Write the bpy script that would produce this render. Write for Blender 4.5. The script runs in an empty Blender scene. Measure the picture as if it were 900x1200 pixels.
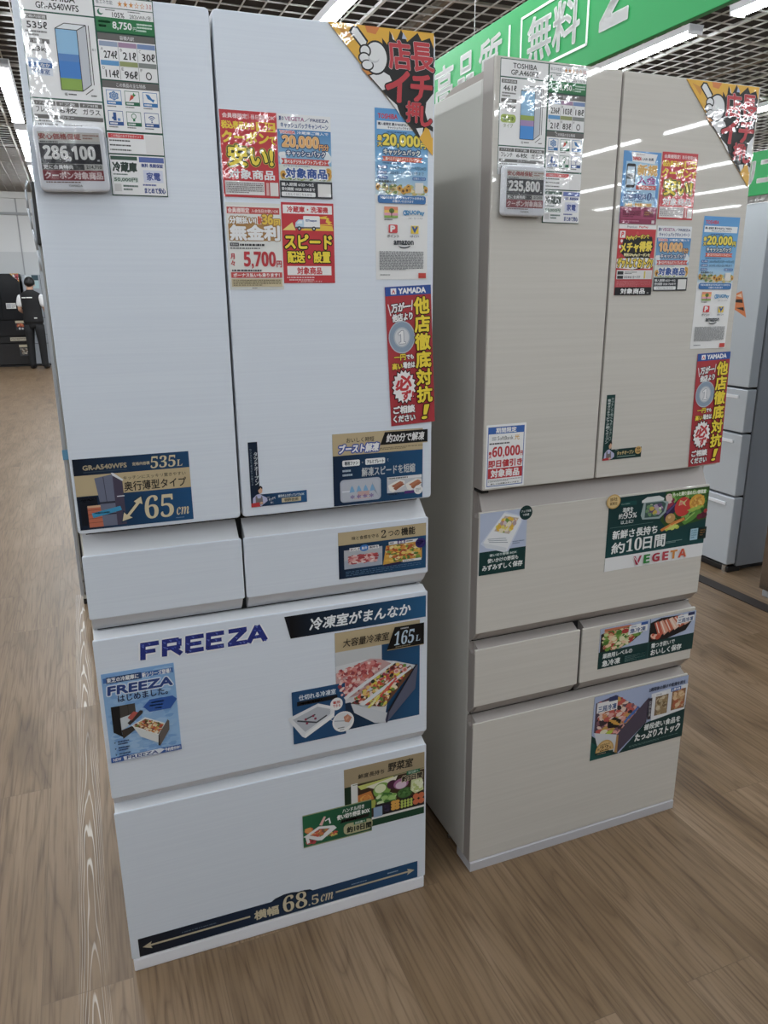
import bpy, bmesh, math, random
from mathutils import Matrix, Vector

S = bpy.context.scene
COL = S.collection

# ------------------------------------------------------------------ camera, world, light, exposure
cam_d = bpy.data.cameras.new('camera')
cam_d.sensor_fit = 'VERTICAL'
cam_d.sensor_height = 36.0
cam_d.lens = 885.1 * 36.0 / 1200.0
cam_d.clip_start = 0.02
cam_d.clip_end = 200
cam = bpy.data.objects.new('camera', cam_d)
COL.objects.link(cam)
YAW, PITCH, ROLL = 0.35624, -0.28118, -0.00801
fw = Vector((math.sin(YAW)*math.cos(PITCH), math.cos(YAW)*math.cos(PITCH), math.sin(PITCH)))
r0 = Vector((math.cos(YAW), -math.sin(YAW), 0)); u0 = r0.cross(fw)
rt = math.cos(ROLL)*r0 + math.sin(ROLL)*u0
up = -math.sin(ROLL)*r0 + math.cos(ROLL)*u0
cam.matrix_world = Matrix(((rt.x, up.x, -fw.x, 0.06438), (rt.y, up.y, -fw.y, -1.38442),
                           (rt.z, up.z, -fw.z, 1.39768), (0, 0, 0, 1)))
S.camera = cam

W = bpy.data.worlds.new('world'); S.world = W; W.use_nodes = True
W.node_tree.nodes['Background'].inputs[0].default_value = (0.80, 0.90, 1.0, 1)
W.node_tree.nodes['Background'].inputs[1].default_value = 0.12

S.view_settings.view_transform = 'Standard'
S.view_settings.look = 'None'
S.view_settings.exposure = 0.0
S.view_settings.gamma = 1.0
S.view_settings.use_curve_mapping = False

LAMP_COL = (0.93, 0.97, 1.0)
TUBE_EMIT = 49.0           # radiance of every ceiling tube
AISLE = 0.0188             # the store's grid is turned a touch from the first refrigerator
RZ = Matrix.Rotation(AISLE, 4, 'Z')
ROWS = [-8.1, -5.5, -2.9, -0.34, 2.09, 4.94, 7.65, 10.3, 12.9, 15.6, 18.2]
SEEN = {(-0.34, 1), (-0.34, 2), (-0.34, 3), (2.09, 0), (4.94, -1), (4.94, 0), (7.65, 0)}
TUBE_Z = 3.40
for b in ROWS:
    for k in range(-9, 5):
        if (b, k) in SEEN:
            continue
        a = 4.15 + 2.88*k + 1.2
        if a > 16.8 or a < -22:
            continue
        for side in (-1, 1):       # the two flanks of a tube's curved diffuser
            L = bpy.data.lights.new('ceiling_tube_lamp', 'AREA')
            L.shape = 'RECTANGLE'; L.size = 0.045; L.size_y = 2.4
            L.color = LAMP_COL
            L.energy = TUBE_EMIT * 0.045 * 2.4 * math.pi
            o = bpy.data.objects.new('ceiling_tube_lamp', L); COL.objects.link(o)
            o.matrix_world = RZ @ Matrix.Translation((b+0.022*side, a, TUBE_Z)) @ Matrix.Rotation(-0.75*side, 4, 'Y')

# ------------------------------------------------------------------ helpers
def lin(h):
    h = h.lstrip('#')
    out = []
    for i in (0, 2, 4):
        c = int(h[i:i+2], 16)/255.0
        out.append(c/12.92 if c <= 0.04045 else ((c+0.055)/1.055)**2.4)
    return (out[0], out[1], out[2], 1.0)

def principled(name, col, rough=0.5, metal=0.0, spec=0.5, coat=0.0, coat_rough=0.05):
    m = bpy.data.materials.new(name); m.use_nodes = True
    p = m.node_tree.nodes['Principled BSDF']
    c = lin(col) if isinstance(col, str) else (*col, 1)[:4]
    p.inputs['Base Color'].default_value = c
    p.inputs['Roughness'].default_value = rough
    p.inputs['Metallic'].default_value = metal
    p.inputs['Specular IOR Level'].default_value = spec
    p.inputs['Coat Weight'].default_value = coat
    p.inputs['Coat Roughness'].default_value = coat_rough
    return m

def N(m, t, **kw):
    n = m.node_tree.nodes.new(t)
    for k, v in kw.items():
        if k.startswith('i_'):
            n.inputs[k[2:].replace('_', ' ')].default_value = v
        else:
            setattr(n, k, v)
    return n

def link(m, a, b):
    m.node_tree.links.new(a, b)

def ramp(m, stops):
    n = N(m, 'ShaderNodeValToRGB')
    e = n.color_ramp.elements
    while len(e) < len(stops):
        e.new(0.5)
    for el, (p, c) in zip(e, stops):
        el.position = p; el.color = lin(c) if isinstance(c, str) else c
    return n

class MB:
    """collects shapes for ONE mesh object"""
    def __init__(s):
        s.v = []; s.f = []; s.m = []; s.mi = 0
    def add(s, vs, fs):
        n = len(s.v); s.v += [tuple(q) for q in vs]
        for f in fs:
            s.f.append(tuple(i+n for i in f)); s.m.append(s.mi)
    def box(s, x0, x1, y0, y1, z0, z1):
        s.add([(x0,y0,z0),(x1,y0,z0),(x1,y1,z0),(x0,y1,z0),(x0,y0,z1),(x1,y0,z1),(x1,y1,z1),(x0,y1,z1)],
              [(0,3,2,1),(4,5,6,7),(0,1,5,4),(1,2,6,5),(2,3,7,6),(3,0,4,7)])
    def bm(s, bm):
        bm.verts.index_update()
        s.add([v.co[:] for v in bm.verts], [[v.index for v in f.verts] for f in bm.faces]); bm.free()
    def rbox(s, x0, x1, y0, y1, z0, z1, bev=0.003, seg=2):
        bm = bmesh.new(); bmesh.ops.create_cube(bm, size=1)
        for v in bm.verts:
            v.co = ((x0+x1)/2+v.co.x*(x1-x0), (y0+y1)/2+v.co.y*(y1-y0), (z0+z1)/2+v.co.z*(z1-z0))
        bmesh.ops.bevel(bm, geom=bm.edges[:], offset=bev, segments=seg, profile=0.5, affect='EDGES')
        s.bm(bm)
    def rpanel(s, x0, x1, y0, y1, z0, z1, r=0.006, bev=0.0015):
        """upright panel with rounded corners (seen from the front) and softened front edges"""
        pts = []
        for cx, cz, a0 in ((x1-r, z1-r, 0), (x0+r, z1-r, 90), (x0+r, z0+r, 180), (x1-r, z0+r, 270)):
            for i in range(5):
                a = math.radians(a0 + 22.5*i); pts.append((cx+r*math.cos(a), cz+r*math.sin(a)))
        n = len(pts); cx, cz = (x0+x1)/2, (z0+z1)/2
        def ring(y, ins):
            return [(px-(ins if px > cx else -ins), y, pz-(ins if pz > cz else -ins)) for px, pz in pts]
        rings = [ring(y0, bev), ring(y0+bev*0.4, bev*0.3), ring(y0+bev, 0), ring(y1, 0)]
        vs = sum(rings, []); fs = [tuple(range(n))[::-1], tuple(range(3*n, 4*n))]
        for k in range(3):
            for i in range(n):
                j = (i+1) % n
                fs.append((k*n+i, k*n+j, (k+1)*n+j, (k+1)*n+i))
        s.add(vs, fs)
    def prism_x(s, prof, x0, x1):
        n = len(prof)
        vs = [(x0, y, z) for y, z in prof] + [(x1, y, z) for y, z in prof]
        fs = [tuple(range(n)), tuple(range(n, 2*n))[::-1]]
        for i in range(n):
            j = (i+1) % n; fs.append((i, n+i, n+j, j))
        s.add(vs, fs)
    def tube(s, a, b, r, seg=10, r2=None):
        a = Vector(a); b = Vector(b); d = (b-a).normalized()
        t = Vector((0, 0, 1)) if abs(d.z) < 0.9 else Vector((1, 0, 0))
        u = d.cross(t).normalized(); w = d.cross(u); r2 = r if r2 is None else r2
        vs = []
        for c, rr in ((a, r), (b, r2)):
            for i in range(seg):
                an = 2*math.pi*i/seg; vs.append(c+u*math.cos(an)*rr+w*math.sin(an)*rr)
        fs = [tuple(range(seg)), tuple(range(seg, 2*seg))[::-1]]
        for i in range(seg):
            j = (i+1) % seg; fs.append((i, seg+i, seg+j, j))
        s.add(vs, fs)
    def ball(s, c, rx, ry, rz, seg=14, rings=9):
        bm = bmesh.new(); bmesh.ops.create_uvsphere(bm, u_segments=seg, v_segments=rings, radius=1)
        for v in bm.verts:
            v.co = (c[0]+v.co.x*rx, c[1]+v.co.y*ry, c[2]+v.co.z*rz)
        s.bm(bm)
    def build(s, name, mats, parent=None, smooth=False):
        me = bpy.data.meshes.new(name); me.from_pydata(s.v, [], s.f)
        if not isinstance(mats, (list, tuple)):
            mats = [mats]
        for m in mats:
            me.materials.append(m)
        if len(mats) > 1:
            me.polygons.foreach_set('material_index', s.m)
        bm = bmesh.new(); bm.from_mesh(me)
        bmesh.ops.recalc_face_normals(bm, faces=bm.faces[:]); bm.to_mesh(me); bm.free()
        if smooth:
            me.polygons.foreach_set('use_smooth', [True]*len(me.polygons))
        o = bpy.data.objects.new(name, me); COL.objects.link(o)
        if parent:
            o.parent = parent
        return o

def tag(o, label, cat, group=None):
    o['label'] = label; o['category'] = cat
    if group:
        o['group'] = group
    return o

def thing(name, label, cat, mw=Matrix(), group=None):
    o = bpy.data.objects.new(name, None); o.empty_display_size = 0.1
    COL.objects.link(o); o.matrix_world = mw
    return tag(o, label, cat, group)

def structure(o):
    o['kind'] = 'structure'; return o

# ------------------------------------------------------------------ materials
M = {}
def hairline(name, c0, c1, rough, spec=0.5, sx=3.0, sz=260.0, lo=0.35, hi=0.65):
    """glass-fronted panel printed with fine horizontal hairlines"""
    m = principled(name, c0, rough, spec=spec)
    p = m.node_tree.nodes['Principled BSDF']
    tc = N(m, 'ShaderNodeTexCoord'); mp = N(m, 'ShaderNodeMapping')
    mp.inputs['Scale'].default_value = (sx, 1, sz)
    no = N(m, 'ShaderNodeTexNoise'); no.inputs['Scale'].default_value = 1.0; no.inputs['Detail'].default_value = 3
    rp = ramp(m, [(lo, c0), (hi, c1)])
    link(m, tc.outputs['Object'], mp.inputs['Vector']); link(m, mp.outputs[0], no.inputs['Vector'])
    link(m, no.outputs['Fac'], rp.inputs[0]); link(m, rp.outputs[0], p.inputs['Base Color'])
    return m
M['white_glass'] = hairline('white_hairline_glass', '#d6dee9', '#dae2ec', 0.32, spec=0.3)
M['beige_glass'] = hairline('beige_hairline_glass', '#cbc8c1', '#d0cdc6', 0.022, spec=0.5, sx=2.2, sz=140.0)
M['white_trim'] = principled('white_trim', '#d6d9de', 0.4)
M['white_plastic'] = principled('white_plastic', '#e9ebf1', 0.35)
M['grey_trim'] = principled('warm_grey_trim', '#a39d99', 0.38, metal=0.25)
M['grey_side'] = principled('grey_steel_side', '#c4c3be', 0.30, metal=0.1)
M['gap'] = principled('dark_gasket', '#18181a', 0.8)
M['black'] = principled('black_plastic', '#141416', 0.35)
M['chrome'] = principled('chrome', '#c9ccd0', 0.18, metal=1.0)
M['silver'] = principled('silver_paint', '#b4b9c0', 0.3, metal=0.4)
M['silver_front'] = principled('silver_white_door', '#c3cad2', 0.22, metal=0.15)
M['silver_side'] = principled('silver_grey_side', '#9aa0a8', 0.35, metal=0.3)
M['dark_glass'] = principled('dark_grey_glass', '#232427', 0.12)
M['brown_steel'] = principled('brown_mirror_steel', '#7d7064', 0.22, metal=0.8)
M['paper_side'] = principled('paper_edge', '#d5d5d5', 0.7)
M['green_sign'] = principled('green_sign', '#00954a', 0.45)
M['sign_white'] = principled('sign_white', '#fbfcfb', 0.5)
M['wire'] = principled('hanging_wire', '#c8c8c8', 0.4)

def print_mat(name, rough, coat, bump=0.0, scale=60.0, strength=0.25):
    m = bpy.data.materials.new(name); m.use_nodes = True
    p = m.node_tree.nodes['Principled BSDF']
    at = N(m, 'ShaderNodeVertexColor'); at.layer_name = 'ink'
    hs = N(m, 'ShaderNodeHueSaturation'); hs.inputs['Saturation'].default_value = 0.94; hs.inputs['Value'].default_value = 0.90
    link(m, at.outputs['Color'], hs.inputs['Color']); link(m, hs.outputs['Color'], p.inputs['Base Color'])
    p.inputs['Roughness'].default_value = rough; p.inputs['Coat Weight'].default_value = coat
    p.inputs['Specular IOR Level'].default_value = 0.35
    p.inputs['Coat Roughness'].default_value = 0.04
    if bump:
        tc = N(m, 'ShaderNodeTexCoord'); no = N(m, 'ShaderNodeTexNoise')
        no.inputs['Scale'].default_value = scale; no.inputs['Detail'].default_value = 3
        no.inputs['Roughness'].default_value = 0.5
        bp = N(m, 'ShaderNodeBump'); bp.inputs['Strength'].default_value = strength; bp.inputs['Distance'].default_value = bump
        link(m, tc.outputs['Object'], no.inputs['Vector']); link(m, no.outputs['Fac'], bp.inputs['Height'])
        link(m, bp.outputs[0], p.inputs['Coat Normal'])
    return m
M['ink'] = print_mat('printed_ink', 0.45, 0.0)
M['ink_film'] = print_mat('printed_ink_under_film', 0.5, 1.0, 0.0010, 18.0, 1.0)

def clear_plastic():
    m = bpy.data.materials.new('clear_plastic_film'); m.use_nodes = True
    nt = m.node_tree; nt.nodes.clear()
    out = N(m, 'ShaderNodeOutputMaterial'); mx = N(m, 'ShaderNodeMixShader')
    tr = N(m, 'ShaderNodeBsdfTransparent'); gl = N(m, 'ShaderNodeBsdfGlossy'); fr = N(m, 'ShaderNodeFresnel')
    tr.inputs[0].default_value = (0.985, 0.987, 0.99, 1); gl.inputs['Roughness'].default_value = 0.08
    fr.inputs[0].default_value = 1.22
    tc = N(m, 'ShaderNodeTexCoord'); no = N(m, 'ShaderNodeTexNoise'); no.inputs['Scale'].default_value = 25
    bp = N(m, 'ShaderNodeBump'); bp.inputs['Strength'].default_value = 1.0; bp.inputs['Distance'].default_value = 0.0012
    link(m, tc.outputs['Object'], no.inputs['Vector']); link(m, no.outputs['Fac'], bp.inputs['Height'])
    link(m, bp.outputs[0], gl.inputs['Normal'])
    link(m, fr.outputs[0], mx.inputs[0]); link(m, tr.outputs[0], mx.inputs[1]); link(m, gl.outputs[0], mx.inputs[2])
    link(m, mx.outputs[0], out.inputs[0])
    return m
M['film'] = clear_plastic()

def emission(name, col, st):
    m = bpy.data.materials.new(name); m.use_nodes = True
    nt = m.node_tree; nt.nodes.clear()
    out = N(m, 'ShaderNodeOutputMaterial'); e = N(m, 'ShaderNodeEmission')
    e.inputs[0].default_value = (*col, 1); e.inputs[1].default_value = st
    link(m, e.outputs[0], out.inputs[0]); return m
M['tube_glow'] = emission('lit_tube', LAMP_COL, TUBE_EMIT)

def floor_mat():
    m = principled('oak_vinyl_planks', '#8a755c', 0.41, spec=0.5)
    p = m.node_tree.nodes['Principled BSDF']
    tc = N(m, 'ShaderNodeTexCoord')
    sep = N(m, 'ShaderNodeSeparateXYZ'); link(m, tc.outputs['Object'], sep.inputs[0])
    # planks run along Y: swap the axes for the brick pattern
    sw = N(m, 'ShaderNodeCombineXYZ'); link(m, sep.outputs['Y'], sw.inputs['X']); link(m, sep.outputs['X'], sw.inputs['Y'])
    br = N(m, 'ShaderNodeTexBrick'); br.offset = 0.37; br.offset_frequency = 2; br.squash = 1.0
    br.inputs['Scale'].default_value = 1.0; br.inputs['Brick Width'].default_value = 1.22
    br.inputs['Row Height'].default_value = 0.18; br.inputs['Mortar Size'].default_value = 0.0008
    br.inputs['Mortar Smooth'].default_value = 0.3; br.inputs['Bias'].default_value = 0.0
    br.inputs['Color1'].default_value = (0, 0, 0, 1); br.inputs['Color2'].default_value = (1, 1, 1, 1)
    br.inputs['Mortar'].default_value = (0.5, 0.5, 0.5, 1)
    link(m, sw.outputs[0], br.inputs['Vector'])
    # each plank slides its own piece of grain
    off = N(m, 'ShaderNodeVectorMath', operation='MULTIPLY_ADD')
    link(m, br.outputs['Color'], off.inputs[0]); off.inputs[1].default_value = (3.7, 11.3, 5.1); link(m, tc.outputs['Object'], off.inputs[2])
    # cathedral figure: contour lines of stretched noise
    mp = N(m, 'ShaderNodeMapping'); mp.inputs['Scale'].default_value = (8.5, 0.75, 1); link(m, off.outputs[0], mp.inputs[0])
    n1 = N(m, 'ShaderNodeTexNoise'); n1.inputs['Scale'].default_value = 1.0; n1.inputs['Detail'].default_value = 2.0
    n1.inputs['Roughness'].default_value = 0.4; n1.inputs['Distortion'].default_value = 0.35
    link(m, mp.outputs[0], n1.inputs['Vector'])
    mul = N(m, 'ShaderNodeMath', operation='MULTIPLY'); mul.inputs[1].default_value = 13.0; link(m, n1.outputs['Fac'], mul.inputs[0])
    fr = N(m, 'ShaderNodeMath', operation='FRACT'); link(m, mul.outputs[0], fr.inputs[0])
    # fine pores
    mp2 = N(m, 'ShaderNodeMapping'); mp2.inputs['Scale'].default_value = (170, 5, 1); link(m, off.outputs[0], mp2.inputs[0])
    n2 = N(m, 'ShaderNodeTexNoise'); n2.inputs['Scale'].default_value = 1.0; n2.inputs['Detail'].default_value = 4.0
    link(m, mp2.outputs[0], n2.inputs['Vector'])
    # broad knots and clouds
    mp3 = N(m, 'ShaderNodeMapping'); mp3.inputs['Scale'].default_value = (7, 1.7, 1); link(m, off.outputs[0], mp3.inputs[0])
    n3 = N(m, 'ShaderNodeTexNoise'); n3.inputs['Scale'].default_value = 1.0; n3.inputs['Detail'].default_value = 5.0
    link(m, mp3.outputs[0], n3.inputs['Vector'])
    base = ramp(m, [(0.28, '#66523d'), (0.42, '#7d674e'), (0.58, '#877159'), (0.74, '#927c64')]); link(m, n3.outputs['Fac'], base.inputs[0])
    g1 = ramp(m, [(0.0, (0.70, 0.67, 0.64, 1)), (0.10, (0.93, 0.92, 0.91, 1)), (0.45, (1.04, 1.04, 1.04, 1)), (0.85, (0.97, 0.96, 0.95, 1)), (1.0, (0.80, 0.77, 0.74, 1))]); link(m, fr.outputs[0], g1.inputs[0])
    g2 = ramp(m, [(0.34, (0.66, 0.63, 0.60, 1)), (0.50, (0.97, 0.97, 0.97, 1)), (0.75, (1.06, 1.06, 1.06, 1))]); link(m, n2.outputs['Fac'], g2.inputs[0])
    g3 = ramp(m, [(0.0, (0.95, 0.945, 0.94, 1)), (1.0, (1.0, 1.0, 1.0, 1))]); link(m, br.outputs['Color'], g3.inputs[0])
    prev = base.outputs[0]
    for g in (g1, g2, g3):
        mx = N(m, 'ShaderNodeMix', data_type='RGBA', blend_type='MULTIPLY'); mx.inputs[0].default_value = 1.0
        link(m, prev, mx.inputs[6]); link(m, g.outputs[0], mx.inputs[7]); prev = mx.outputs[2]
    # board left of the white refrigerator: glossy grain highlights painted in as pale arches
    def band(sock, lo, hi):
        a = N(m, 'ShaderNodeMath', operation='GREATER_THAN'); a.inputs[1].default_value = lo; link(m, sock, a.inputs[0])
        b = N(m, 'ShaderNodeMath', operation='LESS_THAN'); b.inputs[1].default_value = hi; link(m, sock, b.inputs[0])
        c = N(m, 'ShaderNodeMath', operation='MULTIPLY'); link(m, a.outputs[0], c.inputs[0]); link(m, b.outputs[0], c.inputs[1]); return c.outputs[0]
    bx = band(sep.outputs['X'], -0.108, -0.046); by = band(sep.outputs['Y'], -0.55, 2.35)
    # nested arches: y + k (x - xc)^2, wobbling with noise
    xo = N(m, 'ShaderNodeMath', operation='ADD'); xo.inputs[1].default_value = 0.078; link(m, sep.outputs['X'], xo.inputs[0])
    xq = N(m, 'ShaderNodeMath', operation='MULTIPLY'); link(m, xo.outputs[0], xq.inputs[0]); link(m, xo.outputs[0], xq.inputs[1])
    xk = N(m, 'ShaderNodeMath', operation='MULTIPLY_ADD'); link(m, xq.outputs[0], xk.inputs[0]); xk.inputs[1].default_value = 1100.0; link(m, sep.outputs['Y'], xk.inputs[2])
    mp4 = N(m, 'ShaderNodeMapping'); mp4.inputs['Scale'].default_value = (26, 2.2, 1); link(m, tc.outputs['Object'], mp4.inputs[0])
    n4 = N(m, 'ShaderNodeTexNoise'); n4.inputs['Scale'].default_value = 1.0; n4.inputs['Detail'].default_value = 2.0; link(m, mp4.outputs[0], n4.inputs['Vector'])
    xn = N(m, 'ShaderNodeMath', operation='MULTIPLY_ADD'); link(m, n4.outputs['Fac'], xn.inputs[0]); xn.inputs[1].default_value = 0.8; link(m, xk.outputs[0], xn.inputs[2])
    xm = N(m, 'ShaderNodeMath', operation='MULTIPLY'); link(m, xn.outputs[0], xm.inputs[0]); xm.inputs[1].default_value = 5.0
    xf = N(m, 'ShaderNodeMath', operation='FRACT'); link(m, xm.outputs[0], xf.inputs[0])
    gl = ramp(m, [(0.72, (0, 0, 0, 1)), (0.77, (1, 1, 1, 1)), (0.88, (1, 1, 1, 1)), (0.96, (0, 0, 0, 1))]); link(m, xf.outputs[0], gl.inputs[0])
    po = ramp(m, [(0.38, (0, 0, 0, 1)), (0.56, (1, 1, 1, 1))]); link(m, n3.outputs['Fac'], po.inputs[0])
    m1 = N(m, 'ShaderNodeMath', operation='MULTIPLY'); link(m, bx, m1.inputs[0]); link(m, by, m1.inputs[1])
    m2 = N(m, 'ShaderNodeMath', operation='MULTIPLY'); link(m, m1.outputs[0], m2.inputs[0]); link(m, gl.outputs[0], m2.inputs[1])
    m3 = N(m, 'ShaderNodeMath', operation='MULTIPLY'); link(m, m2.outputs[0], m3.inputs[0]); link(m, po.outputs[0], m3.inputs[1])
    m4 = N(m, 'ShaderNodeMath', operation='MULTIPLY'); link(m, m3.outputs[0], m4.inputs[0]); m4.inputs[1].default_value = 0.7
    grain_glint = N(m, 'ShaderNodeMix', data_type='RGBA'); link(m, m4.outputs[0], grain_glint.inputs[0]); link(m, prev, grain_glint.inputs[6])
    grain_glint.inputs[7].default_value = lin('#d8d2c8'); prev = grain_glint.outputs[2]
    seam = N(m, 'ShaderNodeMix', data_type='RGBA'); link(m, br.outputs['Fac'], seam.inputs[0]); link(m, prev, seam.inputs[6])
    seam.inputs[7].default_value = lin('#65533f')
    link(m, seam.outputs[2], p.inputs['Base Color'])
    bp = N(m, 'ShaderNodeBump'); bp.inputs['Strength'].default_value = 0.12; bp.inputs['Distance'].default_value = 0.002
    link(m, n2.outputs['Fac'], bp.inputs['Height']); link(m, bp.outputs[0], p.inputs['Normal'])
    return m
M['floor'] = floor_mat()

# ------------------------------------------------------------------ the room
X0, X1, Y0, Y1, H = -12.0, 20.0, -23.0, 16.95, 3.46
def room(name, boxes, mat):
    mb = MB()
    for b in boxes:
        mb.box(*b)
    o = structure(mb.build(name, mat)); o.matrix_world = RZ; return o
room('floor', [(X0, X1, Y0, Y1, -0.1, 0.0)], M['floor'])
def wall_mat():
    m = principled('white_wall_panels', '#d5d7d8', 0.45)
    return m
M['wall'] = wall_mat()
M['wall_low'] = principled('lower_wall_panels', '#c4c7c9', 0.4)
M['wall_seam'] = principled('wall_seam', '#9a9da0', 0.5)
mb = MB()
mb.mi = 0; mb.box(X0, X1, Y1, Y1+0.1, 2.3, 4.4)
mb.mi = 1; mb.box(X0, X1, Y1, Y1+0.1, 0.0, 2.3)
mb.mi = 2
x = X0+0.35
while x < X1:
    mb.box(x-0.012, x+0.012, Y1-0.012, Y1, 0.0, 3.40); x += 0.9
o = structure(mb.build('wall_back', [M['wall'], M['wall_low'], M['wall_seam']])); o.matrix_world = RZ
room('trim_1', [(X0, X1, Y1-0.05, Y1, 3.02, 3.07)], M['wall_seam'])
room('trim_2', [(X0, X1, Y1-0.09, Y1, 3.34, 3.46)], principled('cornice_white', '#dcdedd', 0.5))
room('wall_left', [(X0-0.1, X0, Y0, Y1, 0, 4.4)], M['wall'])
room('wall_right', [(X1, X1+0.1, Y0, Y1, 0, 4.4)], M['wall'])
room('wall_front', [(X0, X1, Y0-0.1, Y0, 0, 4.4)], M['wall'])
room('wall_light_blocker', [(X0+4, 9.0, -3.65, -3.35, 0.0, 1.95)], principled('dark_blocker', '#4c4a49', 0.4))  # unseen partition added behind the camera, blocks low tube light from fridge bottoms
room('ceiling', [(X0, X1, Y0, Y1, 4.3, 4.4)], principled('dark_ceiling_slab', '#2c2724', 0.9))
# open lattice ceiling
mb = MB()
x = X0
i = 0
while x < X1:
    w = 0.013 if i % 9 == 0 else 0.004
    mb.box(x-w, x+w, Y0, Y1, H, H+(0.022 if i % 9 == 0 else 0.010)); x += 0.16; i += 1
y = Y0; i = 0
while y < Y1:
    w = 0.013 if i % 9 == 0 else 0.004
    mb.box(X0, X1, y-w, y+w, H+0.001, H+(0.023 if i % 9 == 0 else 0.011)); y += 0.16; i += 1
M['lattice'] = principled('lattice_grey', '#cfcfce', 0.5)
o = mb.build('ceiling_lattice', M['lattice']); structure(o); o.matrix_world = RZ
mb = MB()
for b in (2.88, 6.3):
    mb.box(b-0.04, b+0.04, Y0, Y1, 3.475, 3.53)
o = mb.build('ceiling_beams', principled('brown_grey_beam', '#8f867c', 0.7)); structure(o); o.matrix_world = RZ
room('trim_3', [(2.80, 2.87, -3.0, 5.0, 0.0, 0.004)], principled('dark_floor_strip', '#2d2725', 0.7))

# ------------------------------------------------------------------ ceiling lights in view
first = None
LIGHT_LABEL = {
    (-0.34, 1): 'lit ceiling tube fitting at the upper left edge, before the smaller one',
    (-0.34, 2): 'shorter looking lit ceiling tube beyond the upper left one, beside the price sheet',
    (-0.34, 3): 'farthest small lit ceiling tube seen at the left of the white refrigerator',
    (2.09, 0): 'lit ceiling tube fitting above the top edge of the white refrigerator',
    (4.94, -1): 'lit ceiling tube fitting cut by the top right corner of the photo',
    (4.94, 0): 'bright lit ceiling tube fitting rising behind the beige refrigerator below the green banner',
    (7.65, 0): 'lit ceiling tube fitting at the right edge beside the triangular sticker',
}
def make_light():
    t = thing('ceiling_light', '', 'ceiling light', group='ceiling tube lights')
    mb = MB()
    mb.prism_x([(-0.075, 0.06), (-0.062, 0.015), (0.062, 0.015), (0.075, 0.06)], -1.235, 1.235)
    for o_ in (-1.235, 1.215):
        mb.rbox(o_, o_+0.02, -0.07, 0.07, -0.012, 0.06, 0.004)
    h = mb.build('housing', M['white_plastic'], t); h.rotation_euler.z = math.pi/2
    mb = MB(); prof = []
    for i in range(9):
        an = math.pi*i/8; prof.append((0.055*math.cos(an), 0.015-0.03*math.sin(an)))
    mb.prism_x(prof, -1.21, 1.21)
    g = mb.build('tube', M['tube_glow'], t); g.rotation_euler.z = math.pi/2
    return t
for key in sorted(SEEN):
    if first is None:
        first = make_light(); t = first
    else:
        t = first.copy(); COL.objects.link(t)
        for ch in list(first.children):
            c = ch.copy(); COL.objects.link(c); c.parent = t
    b, k = key
    t.matrix_world = RZ @ Matrix.Translation((b, 4.15+2.88*k+1.2, TUBE_Z))
    t['label'] = LIGHT_LABEL[key]

# ------------------------------------------------------------------ lettering
SB_U, SB_D = 0x1D5D4, 0x1D7EC
def sb(s):      # sans bold
    o = ''
    for c in s:
        if 'A' <= c <= 'Z': o += chr(0x1D5D4+ord(c)-65)
        elif 'a' <= c <= 'z': o += chr(0x1D5EE+ord(c)-97)
        elif '0' <= c <= '9': o += chr(0x1D7EC+ord(c)-48)
        else: o += c
    return o
def rb(s):      # serif bold
    o = ''
    for c in s:
        if 'A' <= c <= 'Z': o += chr(0x1D400+ord(c)-65)
        elif 'a' <= c <= 'z': o += chr(0x1D41A+ord(c)-97)
        elif '0' <= c <= '9': o += chr(0x1D7CE+ord(c)-48)
        else: o += c
    return o
def ri(s):      # serif bold italic letters
    o = ''
    for c in s:
        if 'A' <= c <= 'Z': o += chr(0x1D468+ord(c)-65)
        elif 'a' <= c <= 'z': o += chr(0x1D482+ord(c)-97)
        elif '0' <= c <= '9': o += chr(0x1D7CE+ord(c)-48)
        else: o += c
    return o

GLYPH = {}
def prepare(strings):
    todo = sorted(set(s for s in strings if s not in GLYPH))
    objs = []
    for s in todo:
        c = bpy.data.curves.new('lettering_source', 'FONT'); c.body = s; c.size = 1.0; c.resolution_u = 2
        o = bpy.data.objects.new('lettering_source', c); COL.objects.link(o); objs.append((s, o, c))
    bpy.context.view_layer.update()
    dg = bpy.context.evaluated_depsgraph_get()
    for s, o, c in objs:
        ev = o.evaluated_get(dg); me = ev.to_mesh()
        v = [(q.co.x, q.co.y) for q in me.vertices]; f = [tuple(p.vertices) for p in me.polygons]
        ev.to_mesh_clear()
        if not v:
            v = [(0, 0), (1, 0), (1, 1)]; f = [(0, 1, 2)]
        xs = [q[0] for q in v]; ys = [q[1] for q in v]
        GLYPH[s] = (v, f, min(xs), max(xs), min(ys), max(ys))
    for s, o, c in objs:
        bpy.data.objects.remove(o); bpy.data.curves.remove(c)

class Ink:
    """flat printing: polygons in millimetres, each with its own colour"""
    def __init__(s):
        s.v = []; s.f = []; s.c = []
    def poly(s, pts, col, y):
        n = len(s.v); s.v += [(a/1000, y, b/1000) for a, b in pts]; s.f.append(tuple(range(n, n+len(pts))))
        s.c.append(col if isinstance(col, list) else [col]*len(pts))
    def build(s, name, mat, parent=None):
        me = bpy.data.meshes.new(name); me.from_pydata(s.v, [], s.f)
        at = me.color_attributes.new('ink', 'FLOAT_COLOR', 'CORNER')
        flat = [x for cs in s.c for c in cs for x in c]
        at.data.foreach_set('color', flat)
        me.materials.append(mat)
        o = bpy.data.objects.new(name, me); COL.objects.link(o)
        if parent: o.parent = parent
        return o

DISC = [(math.cos(2*math.pi*i/8), math.sin(2*math.pi*i/8)) for i in range(8)]
DISC12 = [(math.cos(2*math.pi*i/12), math.sin(2*math.pi*i/12)) for i in range(12)]

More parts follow.
